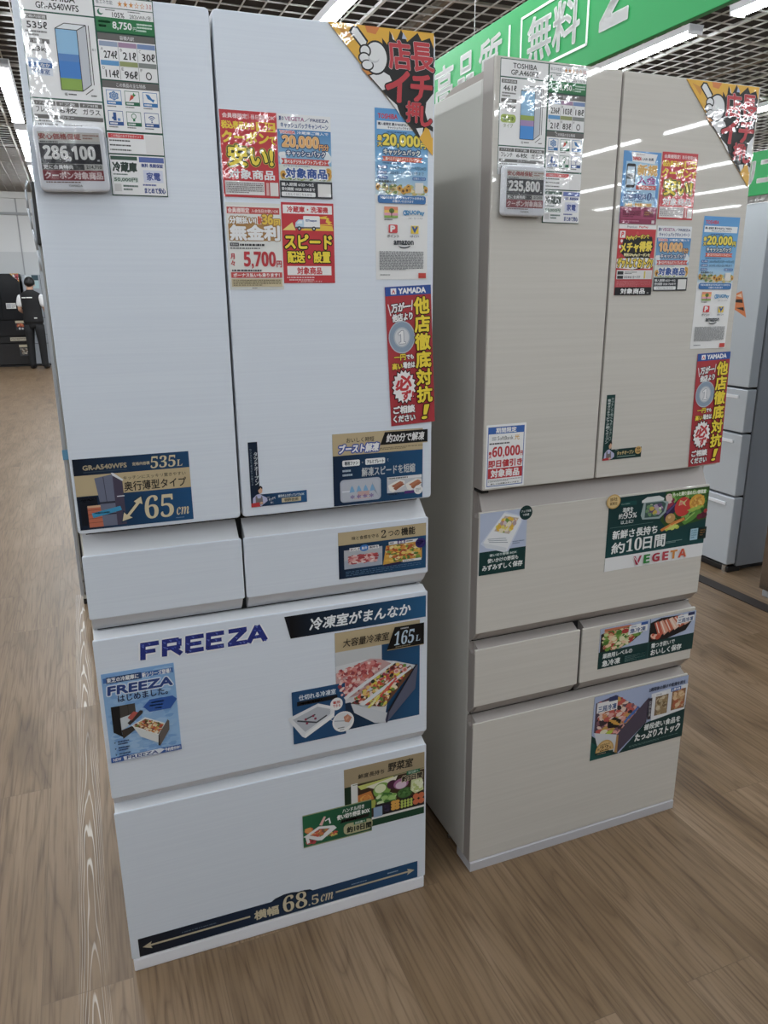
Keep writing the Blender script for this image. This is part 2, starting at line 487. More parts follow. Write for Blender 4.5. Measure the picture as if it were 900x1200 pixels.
def T(s, x0, y0, x1, y1, col, b=0.0, ol=(), sk=0.0, rot=0.0):
    return ('t', s, x0, y0, x1, y1, col, b, ol, sk, rot)
def VT(s, x0, y0, x1, y1, col, b=0.0, ol=(), sk=0.0):
    n = len(s); out = []
    for i, ch in enumerate(s):
        a = y0+(y1-y0)*i/n; z = y0+(y1-y0)*(i+1)/n; g = (z-a)*0.06
        if ch == 'ー':
            out.append(('t', '|', x0+(x1-x0)*0.42, a+g, x0+(x1-x0)*0.58, z-g, col, b, ol, sk, 0.0))
        else:
            out.append(('t', ch, x0, a+g, x1, z-g, col, b, ol, sk, 0.0))
    return out
def R(x0, y0, x1, y1, col): return ('p', [(x0, y0), (x1, y0), (x1, y1), (x0, y1)], col)
def P(pts, col): return ('p', pts, col)
def G(x0, y0, x1, y1, c0, c1, vert=False): return ('g', x0, y0, x1, y1, c0, c1, vert)
def E(cx, cy, rx, ry, col, n=28): return ('p', [(cx+rx*math.cos(2*math.pi*i/n), cy+ry*math.sin(2*math.pi*i/n)) for i in range(n)], col)
def RR(x0, y0, x1, y1, col, r=3.0, asp=1.0):
    pts = []
    for cx, cy, a0 in ((x1-r, y1-r*asp, 0), (x0+r, y1-r*asp, 90), (x0+r, y0+r*asp, 180), (x1-r, y0+r*asp, 270)):
        for i in range(6):
            a = math.radians(a0+18*i); pts.append((cx+r*math.cos(a), cy+r*asp*math.sin(a)))
    return ('p', pts, col)
def LN(x0, y0, x1, y1, w, col, asp=1.0):
    dx, dy = x1-x0, (y1-y0)/asp; l = math.hypot(dx, dy) or 1; nx, ny = -dy/l*w/2, dx/l*w/2*asp
    return ('p', [(x0+nx, y0+ny), (x1+nx, y1+ny), (x1-nx, y1-ny), (x0-nx, y0-ny)], col)
def FINE(x0, y0, x1, y1, col, rows, seed=1, fill=0.55):
    """small print too small to read: broken dark rows"""
    rnd = random.Random(seed); out = []; h = (y1-y0)/rows
    for r in range(rows):
        x = x0; ya = y0+h*r+h*0.18; yb = ya+h*fill
        end = x1 if r < rows-1 else x0+(x1-x0)*0.6
        while x < end:
            w = (x1-x0)*rnd.uniform(0.02, 0.07); xe = min(x+w, end)
            out.append(('f',)+R(x, ya, xe, yb, col)[1:]); x = xe+(x1-x0)*rnd.uniform(0.006, 0.018)
    return out
def BLOB(x0, y0, x1, y1, cols, n, rx, ry, seed=1, poly=None, rot=True):
    rnd = random.Random(seed); out = []
    def inside(x, y):
        if not poly: return True
        c = False; j = len(poly)-1
        for i in range(len(poly)):
            xi, yi = poly[i]; xj, yj = poly[j]
            if (yi > y) != (yj > y) and x < (xj-xi)*(y-yi)/(yj-yi)+xi: c = not c
            j = i
        return c
    for _ in range(n*4):
        if len(out) >= n: break
        x = rnd.uniform(x0+rx, x1-rx); y = rnd.uniform(y0+ry, y1-ry)
        if not inside(x, y): continue
        a = rnd.uniform(0, math.pi) if rot else 0; sx = rx*rnd.uniform(0.55, 1); sy = ry*rnd.uniform(0.4, 1)
        k = rx/ry; pts = []
        for i in range(9):
            t = 2*math.pi*i/9; u, v = sx*math.cos(t), sy*k*math.sin(t)
            w = rnd.uniform(0.8, 1.15); u *= w; v *= w
            pts.append((min(max(x+u*math.cos(a)-v*math.sin(a), x0), x1), min(max(y+(u*math.sin(a)+v*math.cos(a))/k, y0), y1)))
        out.append(('p', pts, rnd.choice(cols)))
    return out
def flat(items):
    out = []
    for i in items:
        if isinstance(i, list): out += flat(i)
        else: out.append(i)
    return out

CARDS = []
def card(name, place, cx, cz, w, h, label, cat, items, ang=0.0, bg='#ffffff', shape=None, lift=0.0, t=0.6,
         group=None, film=False, curl=None, extra=None):
    CARDS.append(dict(name=name, place=place, cx=cx, cz=cz, w=w, h=h, label=label, cat=cat, items=flat(items), ang=ang,
                      bg=bg, shape=shape, lift=lift, t=t, group=group, film=film, curl=curl, extra=extra))

def draw(items, w, h, y_front, art, let):
    k = 0
    def mm(q): return ((q[0]/100-0.5)*w, (0.5-q[1]/100)*h)
    for it in items:
        k += 0 if it[0] == 'f' else 1; y = y_front - 0.000005*(k+1)
        if it[0] in 'pf':
            art.poly([mm(q) for q in it[1]], lin(it[2]), y)
        elif it[0] == 'g':
            _, x0, y0, x1, y1, c0, c1, vert = it
            a, b = lin(c0), lin(c1)
            cs = [a, a, b, b] if vert else [a, b, b, a]
            art.poly([mm(q) for q in ((x0, y0), (x1, y0), (x1, y1), (x0, y1))], cs, y)
        else:
            _, s, x0, y0, x1, y1, col, b, ol, sk, rot = it
            gv, gf, gx0, gx1, gy0, gy1 = GLYPH[s]
            (ax, az), (bx, bz) = mm((x0, y1)), mm((x1, y0))
            sx = (bx-ax)/max(gx1-gx0, 1e-6); sz = (bz-az)/max(gy1-gy0, 1e-6)
            hh = bz-az; mid = (az+bz)/2; mx = (ax+bx)/2
            cr, sr = math.cos(math.radians(rot)), math.sin(math.radians(rot))
            base = []
            for px, py in gv:
                X = ax+(px-gx0)*sx; Z = az+(py-gy0)*sz; X += sk*(Z-mid)
                if rot:
                    X, Z = mx+(X-mx)*cr-(Z-mid)*sr, mid+(X-mx)*sr+(Z-mid)*cr
                base.append((X, Z))
            layers = [(r, c) for r, c in ol] + [(b, col)]
            yy = y
            for r, c in layers:
                offs = [(0, 0)]
                if r > 0:
                    offs += [(dx*r*hh, dz*r*hh) for dx, dz in (DISC if r*hh < 1.2 else DISC12)]
                    if r*hh > 2.2:
                        offs += [(dx*r*hh*0.55, dz*r*hh*0.55) for dx, dz in DISC]
                lc = lin(c)
                for dx, dz in offs:
                    yy -= 0.000004
                    n = len(let.v); let.v += [((X+dx)/1000, yy, (Z+dz)/1000) for X, Z in base]
                    for f in gf:
                        let.f.append(tuple(i+n for i in f)); let.c.append([lc]*len(f))
                yy -= 0.000005
            k += int(round((y-yy)/0.000005))

def bend(o, c):
    """gentle curl of a card: f(x,z)->extra y"""
    for v in o.data.vertices:
        v.co.y += c(v.co.x, v.co.z)

def build_cards(places):
    prepare([it[1] for c in CARDS for it in c['items'] if it[0] == 't'])
    for c in CARDS:
        Mx, y0 = places[c['place']]
        w, h, t = c['w'], c['h'], c['t']/1000
        mw = Mx @ Matrix.Translation((c['cx']/1000, y0-c['lift']/1000, c['cz']/1000)) @ Matrix.Rotation(math.radians(c['ang']), 4, 'Y')
        mat = M['ink_film'] if c['film'] else M['ink']
        art, let = Ink(), Ink()
        draw(c['items'], w, h, -t, art, let)
        root = None
        if c['bg']:
            sh = c['shape'] or [(0, 0), (100, 0), (100, 100), (0, 100)]
            pts = [((x/100-0.5)*w, (0.5-y/100)*h) for x, y in sh]
            k = Ink(); col = lin(c['bg']); n = len(pts)
            if c['curl'] and not c['shape']:
                nx, nz = 4, 14
                for i in range(nx):
                    for j in range(nz):
                        q = [(pts[0][0]+(pts[1][0]-pts[0][0])*a/nx, pts[0][1]+(pts[2][1]-pts[0][1])*b_/nz)
                             for a, b_ in ((i, j), (i+1, j), (i+1, j+1), (i, j+1))]
                        k.poly(q, col, -t)
                k.poly(pts, col, 0)
            else:
                k.poly(pts, col, -t); k.poly(pts[::-1], col, 0)
            for i in range(n):
                j = (i+1) % n; m_ = len(k.v)
                k.v += [(pts[i][0]/1000, -t, pts[i][1]/1000), (pts[j][0]/1000, -t, pts[j][1]/1000),
                        (pts[j][0]/1000, 0, pts[j][1]/1000), (pts[i][0]/1000, 0, pts[i][1]/1000)]
                k.f.append((m_, m_+1, m_+2, m_+3)); k.c.append([col]*4)
            root = k.build(c['name'], mat)
            objs = [root]
            if art.f: objs.append(art.build('artwork', mat, root))
            if let.f: objs.append(let.build('lettering', mat, root))
        else:
            root = (let if let.f else art).build(c['name'], mat); objs = [root]
            if art.f and let.f: objs.append(art.build('artwork', mat, root))
        if c['curl']:
            for o in objs: bend(o, c['curl'])
        root.matrix_world = mw
        tag(root, c['label'], c['cat'], c['group'])
        if c['extra']: c['extra'](root, w, h)

# ------------------------------------------------------------------ printed matter on the refrigerators
NAVY, BLUE, TAN, WHITE, RED, YEL, BLK, GRN = '#0c1d33', '#14568f', '#c3b08a', '#f3f4f5', '#c9202d', '#f4d21f', '#16171a', '#0c3b3a'
GLD = '#cbb98f'

def spec_sheet(model, litres, kg, third, cells, boxcols):
    D = '#1f5a49'; GY = '#6c6a68'
    it = [R(0, 0, 54.5, 70, D), R(0.6, 0.5, 53.9, 10.5, WHITE), R(0.6, 11.2, 53.9, 51.8, WHITE), R(0.6, 52.5, 53.9, 70, WHITE),
          R(54.5, 0, 100, 100, D)]
    it += [T('TOSHIBA', 14, 2.2, 41, 5.2, '#222222', 0.02), T(model, 12, 6.2, 43, 9.2, '#222222', 0.02)]
    it += [R(1.8, 12.2, 19, 14.4, GY), T('定格内容積', 3, 12.6, 18, 14.0, WHITE), T(litres, 4, 15.6, 18.5, 18.8, '#333333', 0.03),
           FINE(2.5, 19.6, 18, 22.8, '#777777', 2, 3), R(1.8, 23.6, 19, 25.8, GY), T('質量', 7, 24, 14, 25.5, WHITE),
           R(1.8, 25.8, 19, 31.2, '#ececec'), T(kg, 3.5, 27.2, 18, 30.2, '#333333', 0.03)]
    it += third
    # box diagram of the refrigerator
    it += [P([(24, 18), (40, 18), (47, 15.2), (31, 15.2)], '#e9eef2'), P([(40, 18), (47, 15.2), (47, 44), (40, 47.4)], '#c9ced6'),
           R(24, 18, 40, 47.4, '#8ec4ec')]
    n = len(boxcols); y = 18
    for c, f in boxcols:
        it.append(R(24, y, 40, y+29.4*f, c)); y += 29.4*f
    for a, b in (((24, 18), (24, 47.4)), ((24, 18), (40, 18)), ((40, 18), (40, 47.4)), ((24, 47.4), (40, 47.4)), ((31, 15.2), (47, 15.2)), ((47, 15.2), (47, 44)), ((24, 18), (31, 15.2)), ((40, 18), (47, 15.2)), ((40, 47.4), (47, 44)), ((49, 15.2), (49, 44)), ((42, 49), (48, 46))):
        it.append(LN(*a, *b, 0.55, '#3a3a3a', 0.68))
    it += [T('高さ', 50, 26, 53, 27.2, '#444444'), T('幅', 26, 48.6, 28, 50.2, '#444444'), FINE(29, 48.8, 39, 50, '#555555', 1, 4), FINE(46, 48.8, 53, 50, '#555555', 1, 5)]
    for i, (a, b) in enumerate((('ドアタイプ', 'フレンチ'), ('ドア数', '6枚'), ('ドア材質', 'ガラス'))):
        x = 1.4+17.5*i
        it += [R(x, 53.4, x+16.8, 55.6, GY), T(a, x+2.5, 53.8, x+14, 55.2, WHITE), R(x, 55.6, x+16.8, 59.4, '#eeeeee'), T(b, x+2, 56.2, x+15, 59, '#333333', 0.02)]
    it += [R(1.4, 60.2, 53.2, 62.2, GY), T('カラー', 22, 60.5, 31, 61.9, WHITE), FINE(2, 62.8, 36, 64, '#777777', 1, 6)]
    rnd = random.Random(5)
    for x0 in (4, 22):
        x = x0
        while x < x0+14:
            w_ = rnd.uniform(0.25, 0.8); it.append(R(x, 64.6, x+w_, 68.8, '#333333')); x += w_+rnd.uniform(0.3, 0.8)
    # right-hand column
    it += [R(55.2, 0.5, 99.3, 5.4, WHITE), T('省エネ性能', 56.4, 2, 69, 4, '#445566')]
    for i in range(5):
        it.append(T('★' if i < 3 else '☆', 72.5+4.3*i, 1.5, 76.3+4.3*i, 4.6, '#d88a2a'))
    it.append(T('3.0', 94.6, 2, 98.6, 4.2, '#c0392b'))
    it += [R(55.2, 5.8, 99.3, 10.2, WHITE), E(59, 7.9, 2.2, 1.5, '#2c7a5c'), E(59.9, 7.4, 1.7, 1.2, WHITE), FINE(63, 6.2, 75, 7.1, '#555555', 1, 7), FINE(80, 6.2, 96, 7.1, '#555555', 1, 8),
           T('105%', 68, 7.5, 77, 9.9, '#333333', 0.02), T('282kWh/年', 81, 7.5, 98, 9.9, '#333333')]
    it += [R(55.2, 10.2, 99.3, 17.2, '#1d7a45'), FINE(57, 11.5, 66, 15.6, '#cfe8da', 2, 9), T('8,750', 67.5, 12, 82, 15.8, WHITE, 0.03), T('円', 83, 13.8, 85.4, 15.6, WHITE), FINE(86, 11.5, 98, 16, '#cfe8da', 3, 10)]
    it += [R(55.2, 17.9, 99.3, 40.4, WHITE), R(55.2, 17.9, 99.3, 21.2, GY), T('容積内訳', 72, 18.6, 83, 20.6, WHITE)]
    hc = ['#9aa9c4', '#a98aa8', '#7690c0', '#5d9fd6', '#9aa36a', '#8a8f8d']
    for i, c in enumerate(cells):
        x = 55.8+14.6*(i % 3); y = 21.8+9.3*(i//3)
        it += [R(x, y, x+13.9, y+2.4, hc[i]), T('ABCDEF'[i], x+1, y+3, x+2.6, y+4.4, '#555555'), T(c, x+(3 if len(c) > 1 else 5), y+4.4, x+(13 if len(c) > 1 else 9.5), y+8.2, '#333333', 0.02),
               LN(x+14.25, y, x+14.25, y+9, 0.3, '#888888')]
    it += [R(55.2, 41.1, 99.3, 66.2, WHITE), R(55.2, 41.1, 99.3, 44.6, GY), T('この商品の主な特長', 66, 41.9, 89, 43.9, WHITE)]
    ic = [('❄', '#2273b5', '#2273b5'), ('🥕', '#c0392b', '#1f6b4c'), ('fish', '#2273b5', '#2273b5'), ('fr', '#1d4f94', '#1d4f94'), ('bulb', '#1f7a4c', '#1f6b4c'), ('wifi', '#1d4f94', '#1d4f94')]
    for i, (k, c, f) in enumerate(ic):
        x = 57.5+14.2*(i % 3); y = 45.6+10.4*(i//3); X1_, Y1_ = x+11.6, y+7.4
        it += [R(x, y, X1_, Y1_, f), R(x+0.4, y+0.3, X1_-0.4, Y1_-1.9, WHITE), FINE(x+1, Y1_-1.6, X1_-1, Y1_-0.4, WHITE, 1, i+20, 0.7), FINE(x, Y1_+0.4, X1_, Y1_+1.4, '#555555', 1, i+30)]
        cx, cy = (x+X1_)/2, y+2.9
        if k == '❄': it.append(T(k, x+2.4, y+0.6, X1_-2.4, Y1_-2.2, c, 0.02))
        elif k == '🥕': it += [P([(cx-2.6, cy+2.2), (cx-0.8, cy-1.2), (cx+1.6, cy-0.4), (cx+0.6, cy+0.8)], '#c8442f'), P([(cx+0.4, cy-1), (cx+1.4, cy-2.4), (cx+2, cy-1.4), (cx+3.2, cy-1.2), (cx+1.6, cy-0.2)], '#2f8a4a')]
        elif k == 'fish': it += [P([(cx-3.4, cy-2), (cx-0.6, cy-1.6), (cx+1.6, cy+0.4), (cx+3.6, cy+0.6), (cx+2.4, cy+2.2), (cx+0.8, cy+1.2), (cx-2, cy+0.4)], c)]
        elif k == 'fr': it += [R(cx-2, cy-2, cx+0.4, cy+2.2, c), R(cx-3, cy+0.2, cx-2, cy+1.4, c), R(cx+1.2, cy+0.8, cx+3.4, cy+2.2, '#6f93c8')]
        elif k == 'bulb': it += [E(cx, cy-0.6, 2, 1.5, c), E(cx, cy-0.6, 1.5, 1.1, WHITE), R(cx-0.8, cy+0.8, cx+0.8, cy+2, c)]
        else:
            for r in (3.6, 2.4, 1.2):
                pts = [(cx+r*math.cos(math.radians(a)), cy+1.5-r*0.8*math.sin(math.radians(a))) for a in range(40, 141, 20)]
                pts += [(cx+(r-0.6)*math.cos(math.radians(a)), cy+1.5-(r-0.6)*0.8*math.sin(math.radians(a))) for a in range(140, 39, -20)]
                it.append(P(pts, c))
            it.append(E(cx, cy+1.8, 0.6, 0.45, c))
    it += [R(55.2, 67.2, 99.3, 77.8, WHITE), R(55.8, 67.6, 84, 69.9, '#cf2a2f'), T('この商品のおすすめポイント', 58, 68, 82, 69.5, WHITE), FINE(56.5, 70.6, 84, 71.9, '#333333', 1, 41), FINE(56.5, 73, 84, 74.3, '#333333', 1, 42), FINE(56.5, 75.4, 84, 76.7, '#333333', 1, 43),
           R(85, 67.6, 98.8, 77.4, '#e9e9e9')]
    it += [R(55.2, 78.6, 99.3, 99.5, WHITE), R(55.8, 79.2, 77, 81.2, '#3b5b4c'), T('冷蔵庫', 57, 82.4, 76, 87.4, '#2c3f38', 0.05), FINE(57, 88.2, 76, 89.4, '#44665a', 1, 51), R(56.4, 90.2, 76.6, 92.8, '#d9e4de'), T('50,000円', 57.4, 90.5, 75.6, 92.6, '#2f5144', 0.04),
           FINE(64, 94, 76, 97.6, '#44665a', 2, 52), R(57, 93.8, 62.6, 97.8, '#d8d8d8'),
           R(78.4, 79.2, 98.6, 82, '#5b6fb2'), T('無料 長期保証', 80, 82.6, 97.6, 84.6, '#33488f', 0.04), R(81, 86, 97, 92.6, '#dbe0f2'), T('家電', 83.6, 87.2, 94.6, 91.4, '#3a4f9c', 0.03), FINE(80, 93.2, 98, 94.8, '#3a4f9c', 1, 53), T('まとめて安心', 81, 95.4, 98, 98.4, '#33488f', 0.04)]
    return it

tL = [R(1.8, 33, 19, 35, '#c9d6ea'), R(1.8, 35, 19, 37.4, '#3267a8'), T('まんなか', 3.5, 35.3, 17.5, 37, WHITE, 0.03), R(1.8, 37.4, 19, 41.2, '#dfe7f2'), T('冷凍室', 4, 38, 16.8, 40.6, '#3d5f9c', 0.02)]
tR = [RR(1.8, 33, 19, 38, '#a9bf55', 3, 0.7), T('省エネ', 4, 34.2, 17, 36.8, '#3c5a1d', 0.03), T('タイプ', 5, 38.6, 16, 41, '#6b7f32')]
card('spec_sheet', 'LD', 107, 1695, 192, 282, 'laminated specification sheet with green rules at the top left of the white refrigerator', 'spec sheet',
     spec_sheet('GR-A540WFS', '535ℓ', '123kg', tL, ['274ℓ', '21ℓ', '30ℓ', '114ℓ', '96ℓ', '○'], [('#8fc1e6', .40), ('#4f86c9', .12), ('#2f7fd0', .28), ('#8fb24c', .20)]),
     bg='#e9ebec', film=True, shape=[(0, 0), (100, 0), (100, 100), (55, 100), (54.5, 70), (0, 70)])
card('spec_sheet', 'RD', 107, 1672, 192, 282, 'laminated specification sheet with green rules at the top left of the beige refrigerator', 'spec sheet',
     spec_sheet('GP.A460FZ', '461ℓ', '113kg', tR, ['236ℓ', '103ℓ', '18ℓ', '21ℓ', '83ℓ', '○'], [('#8fc1e6', .50), ('#9ab04d', .10), ('#a98fc0', .12), ('#2f8fe0', .28)]),
     bg='#e9ebec', film=True, shape=[(0, 0), (100, 0), (100, 100), (55, 100), (54.5, 70), (0, 70)])

def price_tag(price, member, place, cx, cz, w, h, label, ang):
    def extra(root, w_, h_):
        mb = MB(); mb.rpanel(-w/2000-0.007, w/2000+0.006, -0.0022, -0.0019, -h/2000-0.003, h/2000+0.002, 0.001, 0.0001)
        mb.rpanel(-w/2000-0.007, w/2000+0.006, 0.0142, 0.0145, -h/2000-0.003, h/2000+0.002, 0.001, 0.0001)
        mb.build('plastic_sleeve', M['film'], root)
        mb = MB(); mb.rpanel(-w/2000, w/2000, 0.0, 0.0138, -h/2000, h/2000, 0.008, 0.003); mb.build('housing', M['white_plastic'], root)
    s = [R(6, 10, 93, 84, '#c9cac8'), R(6, 11, 93, 23, '#d6d2cc'), T('安心価格保証', 7.5, 12.5, 66, 21, '#9c3b33', 0.05), FINE(69, 12.5, 92, 21, '#9a6a5c', 2, 60), FINE(8, 23.4, 50, 26.4, '#444444', 1, 62, 0.7),
         R(6, 27, 93, 58, '#26262e'), T(sb(price), 11, 31, 84, 54, '#f4f4f2', 0.03), FINE(86, 50, 92, 55, '#dddddd', 1, 64),
         R(6, 58, 93, 68, '#c3c3bf'), R(6, 58.6, 66, 67.4, '#3a3a3c'), T('更に会員特典', 8, 59.8, 50, 66.4, '#eeeeee', 0.04), T(member, 69, 60, 91, 66, '#26262a', 0.03),
         R(6, 68, 93, 84, '#8d2f3a'), T('クーポン対象商品', 8.5, 70.5, 91, 81.5, '#f0dada', 0.04), FINE(9, 85.2, 90, 88, '#7a5a58', 1, 66, 0.6), T('YAMADA', 40, 90.4, 60, 93.6, '#777777', 0.03)]
    card('price_tag', place, cx, cz, w, h, label, 'price tag', s, ang=ang, bg='#b9bab8', shape=[(6, 10), (93, 10), (93, 84), (6, 84)], t=0.4, lift=17.5, film=False, extra=extra)
price_tag('286,100', '214,710', 'LD', 61, 1603, 102, 93, "white electronic price tag on the white refrigerator's specification sheet", -1.5)
price_tag('235,800', '-212,420', 'RD', 64, 1586, 94, 90, "white electronic price tag on the beige refrigerator's specification sheet", 0)

def coupon():
    return [R(0, 0, 100, 100, RED), T('会員様限定', 5, 3.5, 48, 9, '#f6dada', 0.03), T('｜当日使用OK', 50, 3.5, 96, 9, '#f6dada', 0.03),
            T('税込表示から', 3, 12.5, 60, 21, YEL, 0.05), R(63, 11.8, 97, 22.5, YEL), T('更に', 67, 13, 93, 21.5, RED, 0.06),
            T('クーポン', 3, 23.5, 84, 36.5, YEL, 0.06), T('で', 86, 28, 97, 37, YEL, 0.05),
            T('安い!', 12, 40, 90, 63, '#f6dd2a', 0.045, [(0.14, '#c9c443'), (0.11, '#1b2416')]),
            T('対象商品', 10, 67.5, 92, 78.5, WHITE, 0.035), R(3, 81, 73, 97, '#f0ecec'), FINE(5, 82.5, 71, 95.5, '#6d5a5a', 6, 70), R(76, 82, 81, 97, '#e7b7b5'), R(83, 81.5, 98, 97.5, '#e9e4e2')]
card('promo_card', 'LD', 343, 1625, 96, 134, 'red coupon card with yellow headline on the white refrigerator', 'promo card', coupon(), film=True, bg=RED, group='red coupon cards')
card('promo_card', 'RD', 449, 1611, 94, 131, 'red coupon card with yellow headline on the beige refrigerator', 'promo card', coupon(), film=True, bg=RED, group='red coupon cards')

def sunfl(x0, y0, x1, y1, n, seed, rx=4, ry=3):
    rnd = random.Random(seed); out = []
    for _ in range(n):
        x = rnd.uniform(x0+rx, x1-rx); y = rnd.uniform(y0+ry, y1-ry)
        out += [E(x, y, rx, ry, '#d9a238', 10), E(x, y, rx*0.5, ry*0.5, '#6b4420', 8)]
    return out
def cash(num):
    return [R(0, 0, 100, 18, '#eef1f4'), T('夏の', 3, 3, 12, 8, '#2b3f77', 0.03), T('VEGETA', 14, 3.2, 50, 7.8, '#a04a86', 0.03), T('／FREEZA', 51, 3.2, 96, 7.8, '#2b3f77', 0.03), T('キャッシュバックキャンペーン', 6, 10, 95, 16, '#2f4f8f', 0.03),
            G(0, 18, 100, 60, '#3f86c4', '#8fc3e4', True), T('TOSHIBA', 4, 19.6, 32, 23, '#d8262f', 0.05, [(0.2, WHITE)]), T('冷蔵庫ご購入で', 36, 19.6, 95, 23, '#f1f4f8', 0.03),
            BLOB(0, 40, 14, 62, ['#f2f6f8', '#e4eef5'], 6, 9, 6, 3), BLOB(86, 40, 100, 62, ['#f2f6f8', '#e4eef5'], 5, 9, 6, 4),
            T(sb(num), 8, 25.5, 76, 40.5, '#efb56b', 0.03, [(0.13, '#22335f'), (0.06, '#f4e3c4')]), T('円分', 77, 34, 95, 41, '#efb56b', 0.04, [(0.16, '#22335f')]),
            T('キャッシュバック', 15, 42.5, 88, 49.5, '#e8eef4', 0.04, [(0.20, '#223f74')]),
            P([(4, 52.5), (96, 52.5), (92, 56), (96, 59.5), (4, 59.5), (8, 56)], '#cf4038'), T('選べるデジタルギフトプレゼント', 10, 53.7, 90, 58.4, WHITE, 0.03),
            R(0, 60, 100, 79, '#dfe6df'), BLOB(0, 70, 100, 79.4, ['#7f9b52', '#9cae6a', '#5f7f43', '#c9bf83'], 60, 5, 3, 8), sunfl(0, 62, 14, 78, 3, 5, 6, 4.6), sunfl(86, 60, 100, 78, 3, 6, 6.5, 5), FINE(8, 60.8, 90, 62.4, '#7a86a8', 1, 71),
            T('対象商品', 12, 64, 90, 75.5, '#2552a0', 0.05, [(0.16, '#f2f5f7')]),
            R(0, 79.5, 100, 100, '#2d3138'), T('購入期間 6/25～9/2', 3, 81.8, 64, 85.8, '#e5e7e9', 0.03), T('受付期間 10/28 17:00まで', 3, 87.4, 66, 91.4, '#e5e7e9', 0.03), RR(2.5, 93, 67, 98.4, '#eceeef', 2, 0.7), T('くわしくはこちらから', 10, 94.2, 60, 97.4, '#33373d'), R(72, 82, 97, 98, '#e6e6e4')]
card('promo_card', 'LD', 439, 1626, 94, 132, 'light blue cashback card showing 20,000 beside the red coupon card on the white refrigerator', 'promo card', cash('20,000'), film=True, bg='#e8ebee')
card('promo_card', 'RD', 452, 1466, 93, 133, 'light blue cashback card showing 10,000 on the beige refrigerator', 'promo card', cash('10,000'), film=True, bg='#e8ebee')

BR_ = '#a5793f'
card('promo_card', 'LD', 344, 1478, 96, 143, 'white and tan instalment card showing 5,700 in a clear sleeve', 'promo card', [
    R(0, 0, 100, 100, '#e4e7e4'), R(2, 3, 98, 95, '#eceeea'), R(2, 5, 97, 12.5, '#c8433f'), T('会員様限定', 4, 6, 42, 11.5, '#f7e3e0', 0.04), T('入会当日お使いOK', 46, 7, 95, 10.8, '#f7e3e0', 0.02),
    P([(3, 24), (97, 24), (97, 43), (3, 43)], '#b88a4b'), P([(16, 24), (55, 24), (35, 17)], '#b88a4b'), T('分割払い!', 6, 16, 53, 23.5, WHITE, 0.06, [(0.20, BR_)]), T('最大', 57, 15, 64, 23.5, '#d9542b', 0.05), T(sb('36'), 65, 13, 84, 24, '#f1c93c', 0.03, [(0.14, BR_)]), T('回', 86, 18, 97, 25, '#f1c93c', 0.05, [(0.16, BR_)]),
    T('無金利', 6, 25.5, 95, 42, WHITE, 0.06, [(0.11, BR_)]), R(4, 45.5, 20, 49.5, '#3a3a3e'), T('実質年率', 5.5, 46.3, 18.5, 48.8, WHITE), FINE(22, 46, 96, 49, '#35353a', 1, 80, 0.8), FINE(4, 50.6, 94, 53, '#6a6a6e', 1, 81),
    T('月', 4, 58, 11, 64, '#c02f36', 0.04), T('々', 4, 66, 11, 72, '#c02f36', 0.04), T(sb('5,700'), 28, 55.5, 86, 75, '#c3242f', 0.02), T('円', 88, 66, 97, 73.5, '#c3242f', 0.04), FINE(5, 76, 96, 78.4, '#44444a', 1, 82, 0.8),
    R(3, 79.5, 97, 86, '#c8433f'), T('ボーナス払いも承ります！', 7, 80.6, 92, 85, WHITE, 0.04), R(3, 87, 97, 96.5, '#d8c9a4'), FINE(6, 88, 94, 95.6, '#6f6248', 4, 83), FINE(40, 97.4, 56, 99, '#777777', 1, 84)],
    bg='#e4e7e4', film=True)

card('promo_card', 'LD', 440, 1485, 95, 135, 'red delivery card with a white truck and yellow headline', 'promo card', [
    R(0, 0, 100, 100, RED), R(3, 3, 97, 13.5, '#f1eeee'), T('冷蔵庫・洗濯機', 11, 4.8, 89, 12, '#cc2a36', 0.04), P([(1, 34), (20, 24), (26, 34)], '#f2d879'), P([(28, 34), (99, 34), (97, 28), (70, 27)], '#efc62e'),
    [P([(72, y), (74+3.2*i, y-0.9), (90+2.0*i, y+0.4), (90+2.0*i, y+1.2)], '#f3cf38') for i, y in enumerate((17.5, 20, 22.5, 25))], P([(72, 17), (88, 15.5), (84, 18), (92, 18.5), (88, 21), (97, 23), (91, 25), (99, 27), (72, 27)], '#efc62e'), P([(72, 19), (86, 19.5), (84, 23), (90, 25.5), (72, 26)], '#c8333a'),
    RR(41, 16, 73, 31, '#f2f3f4', 2, 0.7), P([(26, 24.5), (32, 20.6), (42, 20.6), (42, 31), (25, 31)], '#b9d4e8'), P([(29, 24.8), (33.4, 21.8), (39, 21.8), (39, 25.6), (29, 25.6)], '#e9f2f8'), T('YDTransport', 45, 20.4, 67, 23.6, '#3a5f9c', 0.05), R(25, 29.6, 73, 31.4, '#5c6770'),
    E(33, 31.6, 4.0, 2.8, '#2b2f34'), E(33, 31.6, 1.7, 1.2, '#c9ced2'), E(61, 31.6, 4.0, 2.8, '#2b2f34'), E(61, 31.6, 1.7, 1.2, '#c9ced2'),
    T('スピード', 5, 39.5, 95, 56.5, '#f5db24', 0.05, [(0.14, '#241c12')]), T('配送・設置', 9, 60, 91, 74, '#f5db24', 0.04, [(0.13, '#241c12')]), R(7, 78.5, 93, 90, '#f1eeee'), T('対象商品', 26, 80, 74, 88.8, '#cc2a36', 0.04), FINE(6, 91.6, 95, 94.4, '#f0c9c9', 1, 85), FINE(10, 94.8, 90, 97.2, '#f0c9c9', 1, 86), T('※一部対象外商品がございます', 26, 97, 74, 99.2, '#f3d7d7')], bg=RED, film=False)

